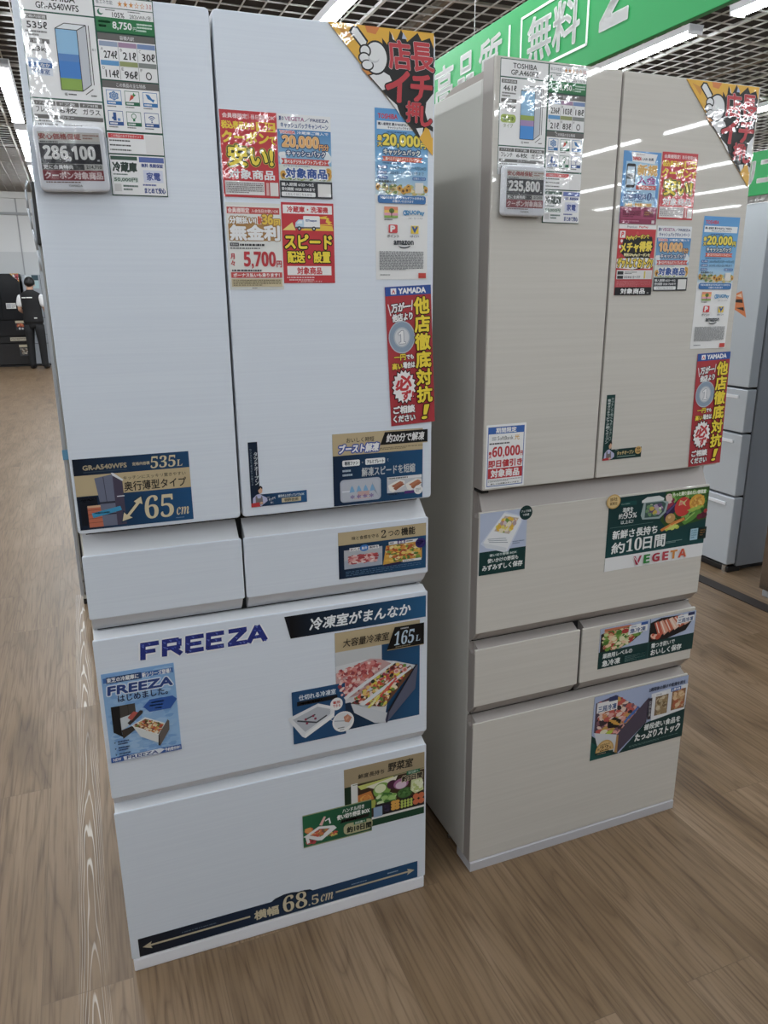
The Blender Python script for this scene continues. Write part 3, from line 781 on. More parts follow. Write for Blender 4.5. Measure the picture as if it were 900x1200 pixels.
def longp():
    tr = [R(16, 56, 42, 58, '#e98f6a'), R(16, 58, 42, 59.6, '#f1c95a'), R(16, 59.6, 42, 61.2, '#e6a0b8'), R(16, 61.2, 42, 62.6, '#8fb65a'), E(30, 58.4, 5, 1.5, '#5a7a34'), R(29, 58.4, 30.6, 62, '#5a4020')]
    return [R(0, 0, 100, 100, '#f1f2f2'), G(0, 0, 100, 34, '#4a9ada', '#79b6e2', True), G(0, 34, 100, 49, '#79b6e2', '#cfe3ee', True), T('TOSHIBA', 6, 3, 42, 5.6, '#c7273a', 0.05), R(4, 7, 96, 11.6, '#eef2f5'), T('購入者限定 夏のVEGETA／FREEZA', 6, 7.8, 80, 9.4, '#33384c', 0.04), T('キャッシュバックキャンペーン', 24, 9.8, 78, 11.2, '#33384c', 0.03), FINE(22, 12.4, 84, 13.8, '#2d5f93', 1, 90),
            T('最', 5, 15.2, 13, 18, '#f3d94a', 0.06, [(0.2, '#33506e')]), T('大', 5, 18.6, 13, 21.4, '#f3d94a', 0.06, [(0.2, '#33506e')]), T(sb('20,000'), 15, 14.4, 84, 21.4, '#f4dd3c', 0.03, [(0.12, '#3a5a4e')]), T('円', 86, 18.2, 95, 21.4, '#f4dd3c', 0.05, [(0.2, '#3a5a4e')]),
            T('キャッシュバック', 16, 22.6, 84, 25.8, '#eef3e6', 0.04, [(0.26, '#2c5a86')]), P([(12, 26.8), (90, 26.8), (86, 28.2), (90, 29.6), (12, 29.6), (16, 28.2)], '#d8563a'), T('選べるデジタルギフトプレゼント', 19, 27.2, 84, 29.1, '#f8e6dc', 0.03), FINE(14, 30.2, 88, 31.2, '#3d6a98', 1, 91),
            [RR(4, y, 23, y+2.0, '#2a69ae', 2, 0.36) for y in (32, 35, 38)], T('購入期間', 6, 32.4, 21, 33.7, WHITE), T('応募期間', 6, 35.4, 21, 36.7, WHITE), T('対象商品', 6, 38.4, 21, 39.7, WHITE), T('2024年6月25日～9月24日', 27, 32, 96, 34, '#36506c'), T('2024年10月31日17時まで', 27, 35, 92, 37, '#36506c'), RR(70, 38, 96, 40, '#3a76b8', 2, 0.36), T('応募はこちら', 72, 38.4, 94, 39.6, WHITE),
            BLOB(0, 42, 100, 49.4, ['#d9c07a', '#b6c27d', '#e9dcae', '#7f9a52'], 60, 6, 1.4, 9), sunfl(0, 39, 8, 49, 3, 11, 3.6, 1.5), sunfl(40, 42, 76, 49, 6, 12, 5, 1.8), sunfl(92, 40, 100, 48, 2, 13, 3.8, 1.6), T('商品登録のうえ', 6, 40.6, 40, 42, '#3c3c3c', 0.03), T('ご応募ください', 6, 42.8, 40, 44.2, '#3c3c3c', 0.03), T('抽選ではございません', 6, 45, 36, 46.4, '#3c3c3c', 0.03), R(75, 41.4, 91, 47.6, '#e8e6e0'),
            RR(4, 49.2, 96, 54, '#2f74b6', 4, 0.36), T('下記のお好きなデジタルギフトの中から', 8, 49.9, 92, 51.4, '#e8f0f8', 0.03), T('お選びいただけます', 32, 52, 72, 53.4, '#e8f0f8', 0.03), tr, FINE(16, 63.2, 42, 64.2, '#555555', 1, 93),
            E(56, 59.4, 4.2, 1.6, '#2a8ac6'), E(56, 59.4, 2.3, 0.9, '#f1f2f2'), T('QUOPay', 56, 57.9, 93, 61, '#3e93c8', 0.05), T('クオ・カードペイ', 62, 62, 90, 63.2, '#4a5a66'),
            RR(24, 66.6, 41, 71.6, '#d8343a', 2, 0.36), T('P', 28, 67.4, 36, 70.8, WHITE, 0.09), T('ポイント', 21, 72.6, 44, 74.4, '#3a3a3e', 0.03), R(67, 67, 82, 71.8, '#2d57a8'), P([(67, 67), (82, 67), (74.5, 70.4)], '#efd53a'), P([(67, 67), (74.5, 71.8), (82, 67), (82, 71.8), (67, 71.8)], '#f0d234'), P([(68.5, 67.4), (74.5, 71), (80.5, 67.4), (77, 67.4), (74.5, 69), (72, 67.4)], '#25529c'), T('Vポイント', 65, 72.8, 83, 74.2, '#3a4a6e', 0.03),
            T('amazon', 34, 76.2, 72, 78.6, '#26323c', 0.06), P([(42, 79.2), (48, 80.0), (54, 80.2), (60, 79.9), (65, 79.2), (66, 79.7), (60, 80.6), (54, 80.9), (47, 80.7)], '#26323c'),
            FINE(6, 82.6, 92, 94.2, '#8c8f92', 15, 94, 0.6), FINE(7, 96.6, 40, 97.8, '#808487', 1, 95), R(82, 96, 97, 99.2, '#cf3a2c')]
card('hanging_poster', 'LD', 619, 1568, 103, 289, 'tall narrow blue and white cashback poster under the big triangular sticker of the white refrigerator', 'poster', longp(), film=True, bg='#f1f2f2', group='narrow cashback posters')
card('hanging_poster', 'RD', 580, 1413, 103, 284, 'tall narrow blue and white cashback poster at the right edge of the beige refrigerator', 'poster', longp(), film=False, bg='#f1f2f2', ang=0.5, group='narrow cashback posters')

def yam():
    rnd = random.Random(4)
    st = []
    for i in range(60):
        x = rnd.uniform(0, 97); y = rnd.uniform(7, 96); st.append(P([(x, y), (x+1.2, y), (x+1.8, y+rnd.uniform(4, 9)), (x+1, y+6)], rnd.choice(['#b02a33', '#9c222c', '#c23a40'])))
    st = [P([(max(0, min(100, a)), max(7, min(100, b))) for a, b in s[1]], s[2]) for s in st]
    burst = []
    for i in range(36):
        r = 1.0 if i % 2 == 0 else 0.82
        burst.append((32+27*r*math.cos(math.pi*i/18), 71.5+12.5*r*math.sin(math.pi*i/18)))
    pink = [(32+(x-32)*1.1, 71.5+(y-71.5)*1.1) for x, y in burst]
    o3 = [(0.13, '#221717')]
    return [R(0, 0, 100, 100, '#b52a35'), st, R(0, 0, 100, 6.4, '#1f4fa2'), R(12, 1.2, 24, 5.4, '#f1f1f3'), P([(14, 4.9), (18, 1.8), (22, 4.9), (20, 4.9), (18, 3.4), (16, 4.9)], '#cf2a34'), T('YAMADA', 29, 1.5, 88, 5.1, '#f3f4f6', 0.07),
            LN(5, 12, 10, 20, 2, '#f3f0f0', 0.36), LN(58, 10, 56, 17, 2, '#f3f0f0', 0.36), T('万が一', 12, 11.5, 54, 17.5, '#f5f3f3', 0.05, o3, 0.1, 4), T('他店より', 13, 18.8, 57, 24, '#f5f3f3', 0.05, o3, 0.1, 4),
            E(32, 35.6, 29, 11.6, '#b9c4d0'), E(32, 35.6, 27, 10.8, '#8fa2b8'), E(32, 35.6, 18, 7.2, '#b6bfc9'), E(32, 35.6, 15.5, 6.2, '#d8dade'), T(rb('1'), 25, 31.2, 39, 40, '#f1f1f2', 0.02, [(0.07, '#8d96a2')]),
            T('一円', 13, 47.8, 38, 52, '#f4d428', 0.05, o3), T('でも', 40, 48.4, 56, 51.6, '#f5f3f3', 0.05, o3), T('高い', 8, 54, 30, 58.4, '#f4d428', 0.05, o3), T('場合は', 32, 53.6, 58, 58, '#f5f3f3', 0.05, o3),
            P(pink, '#2a1c1e'), P(burst, '#f4f2f2'), T('必', 15, 63.5, 49, 74, '#c9252f', 0.05, (), 0.12), T('ず!', 26, 74.5, 52, 81.6, '#c9252f', 0.05, (), 0.15),
            T('ご相談', 6, 85.6, 54, 91, '#f5f3f3', 0.06, o3), T('ください', 5, 92.6, 54, 97.4, '#f5f3f3', 0.06, o3), VT('他店徹底対抗', 61, 7.6, 94, 85, '#f4d91e', 0.045, [(0.10, '#2a1a12')]), T('！', 72, 86.5, 84, 97, '#f4d91e', 0.03, [(0.10, '#2a1a12')], 0.25)]
card('strip_poster', 'LD', 637, 1280, 94, 264, 'long narrow red strip poster with yellow vertical lettering overhanging the white refrigerator\'s right edge', 'poster', yam(), ang=-2.6, bg='#b52a35', lift=0.8, film=False  , group='red strip posters')
card('strip_poster', 'RD', 604, 1128, 98, 266, 'long narrow red strip poster with yellow vertical lettering on the beige refrigerator\'s right edge', 'poster', yam(), ang=-1.5, bg='#b52a35', lift=0.8, film=False  , group='red strip posters')

def corner():
    W_, B_, Y_ = '#eceef0', '#1d1e20', '#eab21c'
    O = [(0.10, B_), (0.045, '#f2eef0')]
    hand = [P([(19, 6), (22.5, 1.2), (27.5, 1.5), (37, 11.5), (33, 20)], B_), P([(21.2, 6.2), (23.4, 2.6), (26.8, 3), (35.4, 12.4), (33, 18)], W_),
            E(44, 24, 12, 13.5, B_), E(44, 24, 10.4, 12, W_), E(34, 19.5, 5.6, 5.2, B_), E(34, 19.5, 4.2, 3.9, W_), E(33.2, 25, 5.8, 4.6, B_), E(33.2, 25, 4.4, 3.4, W_), E(36, 30.4, 6, 4.4, B_), E(36, 30.2, 4.8, 3.3, W_), E(42, 25, 5.2, 3.2, '#cfd2d6'), E(42.4, 24, 4.6, 2.6, W_)]
    clipx = lambda pts: P([(min(100, x), min(y, 100, max(0, y))) for x, y in pts], W_)
    return [P([(0, 0), (100, 0), (100, 100)], Y_), P([(8, 3), (22, 7), (20, 14)], '#d9952a'), P([(34, 0), (48, 0), (44, 6), (36, 5)], '#dd7f2c'), P([(30, 33), (46, 35), (40, 42)], '#de8d2a'),
            # burst
            P([(36, 38), (52, 33), (50, 8), (56, 14), (57, 2), (63, 10), (68, 0), (74, 9), (84, 1), (88, 7), (96, 4), (100, 12), (100, 80), (92, 76), (88, 88), (80, 80), (74, 74), (62, 62), (50, 50)], B_),
            P([(38, 38.5), (50, 34), (57, 37), (62, 46), (50, 49)], W_), P([(53, 52.5), (64, 60), (68, 70), (66, 66.5)], W_), P([(59, 3), (62, 9), (60, 8)], W_), P([(70, 2), (74, 7), (69, 7)], '#b7c4e0'), P([(93, 56), (100, 48), (100, 76), (95, 73), (92, 64)], W_), P([(83, 78), (90, 77), (88.5, 87)], W_), P([(96, 78), (100, 80), (100, 88)], '#c9cdd2'),
            P([(86, 86), (92, 78), (95, 90), (100, 84), (100, 100)], Y_), hand,
            T('店', 56, 9, 77, 31, '#c62a38', 0.035, O, -0.12), T('長', 78, 9, 99, 31, '#c62a38', 0.035, O, -0.12),
            T('イ', 54, 33, 75, 57, '#c62a38', 0.045, O, 0.05), T('チ', 78, 34.5, 98, 56, '#c62a38', 0.045, O), T('押', 73, 56.5, 87, 73, '#c62a38', 0.04, O), T('し', 87.5, 60, 98, 75.5, '#c62a38', 0.06, O)]
card('corner_sticker', 'LD', 582, 1738.5, 195, 197, 'large glossy triangular yellow sticker with pointing glove on the white refrigerator\'s top right corner', 'corner sticker', corner(), bg='#eab21c', shape=[(0, 0), (100, 0), (100, 100)], film=True, lift=1.4, t=0.8, group='triangular corner stickers')
card('corner_sticker', 'RD', 544, 1716, 198, 197, 'glossy triangular yellow sticker with pointing glove on the beige refrigerator\'s top right corner', 'corner sticker', corner(), bg='#eab21c', shape=[(0, 0), (100, 0), (100, 100)], film=True, lift=0.9, t=0.8, group='triangular corner stickers')

card('feature_card', 'LD', 104, 1063, 196, 128, 'dark blue and tan feature card showing 535L and 65 cm', 'feature card', [
    G(0, 0, 100, 23, '#0a1626', '#0f4570'), R(0, 23, 100, 52, TAN), G(0, 52, 100, 100, '#0a1b2e', '#0b4f80'), T('GR-A540WFS', 8, 9.5, 45, 16, '#b5a788', 0.05), R(8, 18.6, 45, 19.4, '#3d4e60'), T('定格内容積', 50, 10, 65, 14.5, '#c3b79a', 0.03), T(rb('535'), 66, 3.5, 88, 20.5, '#d9cba6', 0.0, (), 0.1), T(rb('L'), 89, 11, 94, 20, '#d9cba6', 0.0, (), 0.1),
    T('キッチンにスッキリ置きやすい', 41, 28.5, 96, 33.5, '#4c463c', 0.01), T('奥行薄型タイプ', 41, 36.5, 96, 50, '#23211f', 0.015), R(2, 53.5, 17, 94, '#0a1320'), FINE(3, 56, 15, 60, '#8796a8', 2, 100), R(8, 66, 21, 97, '#c46a4c'), [R(8, 66+6*i, 21, 66.8+6*i, '#8a4632') for i in range(5)], R(8, 66, 21, 69, '#d9b08a'),
    P([(16.5, 28), (32, 24), (32, 97), (20, 97), (19, 62)], '#6d7389'), P([(32, 24), (40, 34), (40, 97), (32, 97)], '#4a4358'), LN(24, 27, 25, 62, 0.6, '#3d4254'), R(19, 62, 32, 65, '#2f3344'), R(19, 79, 32, 81, '#2f3344'), P([(31, 22), (33, 22.5), (41, 33), (40, 35), (32, 26)], '#dfe3ea'), LN(34, 56, 40.5, 56, 0.9, '#dfe3ea', 1.5), P([(11, 77), (36, 70), (37, 76), (12, 84)], '#2a93c0'), FINE(14, 75.5, 34, 79.5, '#e6f3f8', 1, 101),
    P([(35.5, 95), (38, 77), (40.5, 81.5), (49, 66), (47, 64), (55.5, 57), (56.5, 72), (53.5, 69.5), (44, 86.5), (47, 89)], '#16324f'), P([(36.5, 92.5), (38.5, 80), (41, 84), (50, 68), (48, 65.5), (54.6, 59.4), (55.4, 70.5), (53, 68.8), (43, 86), (45.6, 88.6)], '#d9cba6'),
    T(rb('65'), 57, 59, 83, 93, '#d9cba6', 0.0, (), 0.05), T(ri('cm'), 85, 80, 96.5, 91.5, '#d9cba6'), FINE(84, 94.4, 97, 96.8, '#6f8fb0', 1, 102)], bg='#0d2540')

def touch(wide, main, second, extra_):
    hx = 16 if wide else 21
    y1 = 81 if wide else 84
    man = [E(17, y1-6, 3.6, 4.6, '#d8a98a'), P([(13.4, y1-7), (13.8, y1-12.5), (18, y1-13.5), (21, y1-11), (20.6, y1-7.5), (18, y1-10.5)], '#1c1a1a'), P([(2, 99), (3.5, y1+5), (10, y1), (15, y1-1), (20, y1+2), (28, y1+6), (29, y1+11), (24, y1+14), (18, 99)], '#b9bbdc'), P([(8, y1+3), (10, y1+1), (12, y1+6), (17, y1+6), (18, y1+2), (20, y1+4), (21, 97), (8, 97)], '#7a7476'), P([(0, 100), (0, y1+13), (14, y1+12), (16, 100)], '#c2272f'), E(18, y1+13.5, 2.6, 1.8, '#d8a98a')]
    return [G(0, 0, hx, 100, main[0], main[0]), G(0, y1, 100, 100, main[0], main[1]), second, man, extra_]
card('touch_label', 'LD', 365, 1072, 109, 125, 'small dark blue L-shaped label with a cook on the white refrigerator\'s right door', 'label', touch(True, ('#0b2038', '#15598f'), [VT('タッチオープン', 9, 15, 15, 66, '#d7dde3', 0.02), VT('ワンタッチで楽々ドアが開くよ', 2.6, 10, 5.4, 66, '#9fb0c0')],
     [T('クリ', 29, 85.5, 33, 88, WHITE), T('タッチで', 31, 87.5, 43, 91.5, WHITE, 0.02, (), 0, 15), T('開く', 34, 94, 39, 97, WHITE), T('両手がふさがっていてもOK', 48, 84.2, 95, 88.6, '#d6e2ec', 0.03), R(54, 90, 89, 97, '#c9bd9c'), T('特許技術', 59, 91, 84, 96, '#4c463c', 0.03)]),
     bg='#0d2844', shape=[(0, 0), (16, 0), (16, 82), (100, 81), (100, 100), (0, 100)], group='L-shaped touch-open labels')
card('touch_label', 'RD', 360, 1105, 108, 148, 'small dark green L-shaped label with a cook on the beige refrigerator\'s right door', 'label', touch(False, ('#0a3a38', '#0a3230'), [VT('キッチンで働く、手にやさしい', 12, 4, 18, 70, '#c3d3cf'), VT('簡単タッチでドアが開くオープン', 3, 6, 10, 74, '#d8e2df', 0.02)],
     [T('タッチオープン', 36, 87.5, 79, 93.5, '#d9c489', 0.04), R(36, 95.4, 84, 96.8, '#7e988f'), T('ワンタッチ', 30, 83.5, 38, 86, WHITE), E(91, 88.5, 8.6, 6.2, '#d9b36a'), T('特許', 86, 84.4, 96, 88, '#6a4a1c', 0.03), T('技術', 86, 89, 96, 92.6, '#6a4a1c', 0.03)]),
     bg='#0a3836', shape=[(0, 0), (21, 0), (21, 84), (100, 84), (100, 100), (0, 100)], group='L-shaped touch-open labels')

HD = lambda x0, y0, x1, y1, ang_seed: None
card('feature_card', 'LD', 569, 1066, 190, 144, 'blue and tan defrosting card with sausage pictures on the white door', 'feature card', [
    R(0, 0, 100, 30, TAN), G(0, 30, 100, 100, '#0a2440', '#0d4f7c'), T('おいしく時短', 15, 6.5, 45, 13, '#4b4438', 0.02), T('ブースト解凍', 7, 15.5, 50, 27, WHITE, 0.05, [(0.20, '#2a4fa8')], 0.15),
    P([(57, 2), (105.5, 2), (105.5, 20), (51.5, 20)], '#101114'), LN(52, 20, 105, 20, 0.8, '#c3b08a', 1.3), T('約20分で解凍', 59, 5, 101.5, 16.5, '#f0f0f0', 0.025, (), 0.12), FINE(51, 23, 100, 27, '#7c7058', 2, 110),
    RR(10, 37, 29, 45.5, '#eef0f0', 1.4, 1.3), T('専用ファン', 12.5, 38.6, 27, 44, '#2c3c4c', 0.03), T('＋', 31, 40, 33, 43, WHITE), RR(35, 37, 57, 45.5, '#eef0f0', 1.4, 1.3), T('アルミプレート', 37, 38.8, 55.5, 44, '#2c3c4c', 0.03), T('で', 59, 39.5, 61, 43, WHITE),
    FINE(10, 49.5, 25, 53, '#b6c6d4', 1, 111, 0.8), FINE(10, 55.5, 28, 59, '#b6c6d4', 1, 112, 0.8), T('解凍スピードを短縮', 31, 49, 91, 61.5, '#c9cdd0', 0.02),
    RR(7, 64, 52, 96, '#b4bcca', 4, 1.3), RR(9, 66, 50, 94, '#bcc2ce', 4, 1.3), P([(9, 80), (18, 80), (18, 81.5), (9, 81.5)], '#e2e6ee'), P([(42, 70), (48, 88), (50, 92), (44, 82)], '#8f98ac'),
    [P([(17+7.5*i, 83), (18.5+7.5*i, 76), (20+7.5*i, 73), (21.5+7.5*i, 77), (23+7.5*i, 82)], '#79aed8') for i in range(4)], R(26, 82, 39, 89, '#c9a8a4'), R(22, 91, 40, 93, '#cdb7b4'), [T('✽', 18+7*i, 86.5, 22.5+7*i, 92, '#7a5a9c', 0.03) for i in range(4)],
    R(59, 66, 99, 90, '#c9ccd2'), R(59, 66, 99, 70, '#e6e8ea'), FINE(60, 66.8, 98, 69.2, '#3a3f4a', 1, 113, 0.8), P([(60, 78), (72, 71), (79, 73), (79, 80), (66, 88), (62, 86)], '#f0eee9'), P([(64, 79), (74, 73), (78, 75), (68, 83)], '#b0694c'), P([(66, 83), (77, 76), (79, 78), (69, 86)], '#9c5a3e'), P([(80, 78), (92, 71), (99, 73), (99, 80), (86, 88), (82, 86)], '#ece9e4'), P([(84, 79), (94, 73), (98, 75), (88, 83)], '#bb7450'), P([(86, 83), (97, 76), (99, 78), (89, 86)], '#a5623f'), R(59, 89, 79, 93, '#16406a'), FINE(60, 89.6, 78, 92.4, '#d5dfe8', 1, 114), R(79, 88, 92, 92, '#5a2f7a'), E(95, 88, 5, 6.6, '#f1f1f1'), FINE(92, 85.4, 98, 91, '#777777', 3, 115)], bg='#0d3156')

card('feature_card', 'LW', 581, 884, 194, 100, 'blue and tan two-function card with meat picture on the small upper right drawer', 'feature card', [
    R(0, 0, 100, 27.5, TAN), G(0, 27.5, 100, 100, '#08203a', '#0d4f7c'), T('味と食感を守る', 15, 11, 45, 19, '#3a342b', 0.02), T(rb('2'), 48, 4.5, 53.5, 21.5, '#24201c'), T('つの', 56, 8, 69, 20, '#24201c', 0.02), T('機能', 71, 5, 87, 21.5, '#24201c', 0.03),
    R(6, 39, 49, 80, '#b9bec6'), P([(6, 62), (49, 54), (49, 80), (6, 80)], '#a9b2c2'), BLOB(8, 50, 46, 72, ['#b9464c', '#d98b8b', '#e6b6b0', '#a63a42', '#c96a6c', '#ecd3cf'], 150, 3.6, 3.2, 21), R(12, 35, 24, 42, '#f0f1f2'), T('おいしさ', 13, 36, 23, 41, '#33384a', 0.03), E(28.5, 38, 5.2, 7, '#2f7ac8'), T('急冷', 25.5, 35, 31.5, 41, WHITE, 0.03), R(33, 35, 45, 42, '#f0f1f2'), T('長持ち', 34, 36, 44, 41, '#33384a', 0.03),
    P([(53, 40), (95, 37), (95, 77), (49.5, 81)], '#d9a43c'), BLOB(51, 39, 95, 78, ['#d9902c', '#e8b23c', '#7fa03c', '#c25a24', '#eccb62', '#5c7f34', '#f0dca0', '#a9441f'], 260, 3.2, 3.6, 22, [(54, 42), (94, 39), (94, 76), (52, 79)]), P([(50, 80), (70, 77.5), (70, 82), (50, 85)], '#2b2148'), R(72, 75, 94, 80, '#eeeeee'), FINE(73, 76, 93, 79, '#444444', 1, 120), R(56, 31.5, 66, 38, '#f0f1f2'), R(66, 31, 75, 39, '#4a2f78'), R(75, 31.5, 90, 38, '#f0f1f2'), FINE(57, 32.5, 65, 37, '#333a55', 1, 121), T('本格', 67, 32, 74, 38, WHITE, 0.03), FINE(76, 32.5, 89, 37, '#333a55', 1, 122), E(93, 42, 6, 11, '#33246e'), FINE(89, 36, 97, 48, '#d8d4ea', 3, 123), FINE(7, 84, 95, 96, '#55789c', 3, 124, 0.35)], bg='#0b2b4d')

def wordmark():
    # six wide slanted stencil capitals: strokes as (x0, y0, x1, y1) in percent of the letter row
    st = []
    def sl(x, y): return x+(50-y)*0.014
    def ln(x0, y0, x1, y1, w): st.append((sl(x0, y0), y0, sl(x1, y1), y1, w))
    ln(2.0, 8, 2.0, 96, 3.6); ln(0.4, 18, 14, 18, 3.4); ln(2, 55, 11.5, 55, 3.0)
    ln(18.4, 8, 18.4, 96, 3.6); ln(17, 18, 29.5, 18, 3.4); ln(29.6, 14, 29.6, 52, 3.4); ln(18.4, 56, 30.5, 56, 3.2); ln(24.5, 58, 31.5, 95, 3.6)
    for x in (36.4, 52.6):
        ln(x, 8, x, 96, 3.6); ln(x-1.4, 18, x+12.4, 18, 3.4); ln(x, 53, x+10.6, 53, 3.0); ln(x-1.0, 88, x+12.6, 88, 3.4)
    ln(68.6, 18, 83.4, 18, 3.4); ln(82, 20, 70, 86, 3.8); ln(68.4, 88, 84.2, 88, 3.4)
    ln(92.0, 10, 85.4, 96, 3.8); ln(92.0, 10, 99.4, 96, 4.2); ln(88.5, 70, 96, 70, 2.6)
    out = [LN(a, b_, c, d, w+3.0, '#f2f5f9', 6.0) for a, b_, c, d, w in st]
    out += [LN(a, b_, c, d, w+0.5, '#1b2c84', 6.0) for a, b_, c, d, w in st]
    rnd = random.Random(3)
    for a, b_, c, d, w in st:
        for _ in range(2):
            t = rnd.random(); x = a+(c-a)*t; y = b_+(d-b_)*t
            out.append(P([(x-w*0.4, y-6), (x+w*0.3, y-2), (x+w*0.1, y+7)], rnd.choice(['#3c54b4', '#12205e', '#5a6ec4'])))
    return out
card('brand_wordmark', 'LW', 206, 744, 244, 40, 'large dark blue cut-out letter sticker on the freezer drawer', 'lettering sticker', wordmark(), bg=None)
card('promo_poster', 'LW', 76, 614, 134, 191, 'pale blue icy poster with an opened drawer at the left of the freezer drawer', 'poster', [
    G(0, 0, 100, 100, '#7fb0e2', '#9cc6ee', True), BLOB(0, 0, 100, 100, ['#8fbbe8', '#7fafe2', '#a3c9ee', '#79a9e0', '#98c2ea'], 300, 9, 3, 31), R(2, 4.5, 98, 10, '#2f66b0'), R(6, 4, 54, 11, '#1c3f74'), T('東芝の冷蔵庫に', 7, 5, 50, 10, WHITE, 0.03), T('新シリーズ登場！', 55, 5, 95, 10, WHITE, 0.03),
    T('FREEZA', 7, 14.5, 96, 23.5, '#1d3f86', 0.07, [(0.2, '#dfeaf6')], 0.1), T('はじめました。', 19, 25.5, 88, 33, '#1f2f5a', 0.03), P([(52, 43), (62, 36), (94, 36), (100, 40.5), (90, 50), (60, 50)], '#1f58ac'), FINE(63, 38.5, 93, 41, '#d4e4f6', 1, 131, 0.7), FINE(61, 42, 92, 44.5, '#d4e4f6', 1, 132, 0.7), FINE(68, 45.6, 84, 48, '#d4e4f6', 1, 133, 0.7),
    P([(8, 37), (20, 37), (19, 68), (20, 73), (8, 66)], '#1b1c1e'), P([(20, 37), (41, 37), (41, 50), (19, 55)], '#4a4643'), LN(31, 37, 31, 52, 0.5, '#2a2726'), P([(19, 51), (40, 48), (28, 62), (19, 65)], '#c9d2d8'), P([(19, 65), (35, 62), (38, 67), (20, 75)], '#3d3835'), P([(28, 58), (47, 46), (51, 47), (50, 50), (31, 61)], '#3c3634'), P([(29, 52), (38, 46), (44, 48), (34, 56)], '#b9554a'),
    P([(33, 62), (53, 55), (80, 66), (72, 78), (68, 82)], '#eef0ee'), P([(35, 62), (53, 57), (78, 67), (69, 77)], '#8c5a34'), BLOB(35, 57, 79, 78, ['#c2453a', '#e0b060', '#e9d6a8', '#6f7f3a', '#8a3a2a', '#f0e6d2', '#d98a3c', '#5a3a22'], 150, 2.8, 1.5, 32, [(35.5, 62), (53, 57.5), (77, 67), (69, 76.5)]), P([(35, 63), (69, 78), (68, 87), (44, 76)], '#dfe3e2'), P([(69, 78), (84, 62), (86, 64), (85, 74), (70, 91), (67.5, 90)], '#6a625e'), P([(69, 78), (70, 79), (70, 91), (67.5, 90)], '#2a2524'),
    [[T('・', 7, 77+7*i, 9, 78.4+7*i, '#1c2f58'), FINE(12, 76+7*i, 38, 78.2+7*i, '#1f3564', 1, 140+i, 0.7), FINE(12, 78.8+7*i, 34, 81+7*i, '#1f3564', 1, 150+i, 0.7)] for i in range(3)], R(0, 94, 100, 100, '#2459a8'), T('NEW', 3, 95.4, 14, 98.8, WHITE, 0.03), P([(17, 95), (70, 94), (76, 96), (68, 99.6), (18, 99.6)], '#e9eff6'), T('FREEZA', 22, 95.4, 66, 98.8, '#1d3f86', 0.05, (), 0.1), T('予約受付中！', 76, 95, 98, 99, WHITE, 0.03)], bg='#86b5e4')
card('banner_sticker', 'LW', 522.5, 744.5, 313, 50, 'long slanted navy banner sticker with white lettering above the open-drawer picture card', 'banner sticker', [
    ('p', [(0, 0), (100, 0), (100, 100), (3.5, 100)], '#0b1220'), P([(0, 0), (100, 0), (100, 100), (3.5, 100)], '#0b1220'), G(4, 0, 55, 100, '#070a10', '#0d3554'), G(55, 0, 100, 100, '#0d3554', '#115c8c'), P([(3.4, 0), (4.2, 0), (4.2, 100), (3.5, 100)], '#070a10'), T('冷凍室がまんなか', 17, 24, 88.5, 78, '#eef2f5', 0.03, (), 0.15)], bg='#070a10', shape=[(0, 0), (100, 0), (100, 100), (3.5, 100)])

drawer = [P([(0, 33), (35, 31), (70, 38), (95, 46), (60, 80), (56, 100), (20, 77), (16, 72), (0, 72)], '#d9dcdf'),
    P([(0, 40), (40, 31), (52, 33), (66, 40), (28, 66), (0, 68)], '#c9a2a0'), BLOB(0, 32, 56, 67, ['#b5484c', '#d98482', '#c45a58', '#e7b4ac', '#9c3a44', '#ecd0ca', '#d06a5e'], 260, 3.2, 2.4, 41, [(0, 37), (34, 33), (48, 35), (52, 40), (26, 62), (2, 66)]),
    P([(16, 73), (88, 45), (92, 50), (57, 83), (50, 82)], '#6f4a34'), BLOB(14, 38, 92, 84, ['#c9463c', '#e9c46a', '#f0e2c0', '#6f9440', '#b5683a', '#d94a30', '#ecd9d0', '#3a3634', '#e8d84a', '#a83a4c'], 330, 3.0, 2.2, 42, [(18, 72), (56, 44), (68, 38), (86, 46), (56, 81), (50, 81)]),
    P([(8, 65), (30, 54), (68, 37.4), (70, 39), (32, 57), (10, 68)], '#e6e8ea'), P([(26, 75), (88, 46), (90, 48), (30, 78)], '#e2e5e8'), [P([(35+5*i, 81-3.5*i), (45+5*i, 72-3.5*i), (47+5*i, 73-3.5*i), (37+5*i, 82.5-3.5*i)], c) for i, c in enumerate(('#e6e05a', '#eae6b2', '#e2d848', '#d9463a', '#e06a44', '#d44438'))], [E(66+5*i, 44+4*(i % 2), 3.2, 2.5, c) for i, c in enumerate(('#8c3a3c', '#f0c9c0', '#b5484a', '#e8b0a8'))], [E(66+5*i, 44+4*(i % 2), 2.0, 1.5, c) for i, c in enumerate(('#5a2426', '#d98a84', '#ecd4cc', '#c86a62'))],
    P([(16, 73), (60, 90), (58, 100), (44, 98), (20, 83)], '#ced3da'), P([(60, 88), (95, 44), (97, 46), (94, 70), (58, 101), (57, 97)], '#5c6076'), P([(60, 88), (95, 44), (96, 45), (62, 89)], '#1c1e28'), P([(60, 88), (62, 89), (59.5, 100.5), (57.5, 99)], '#31344a')]
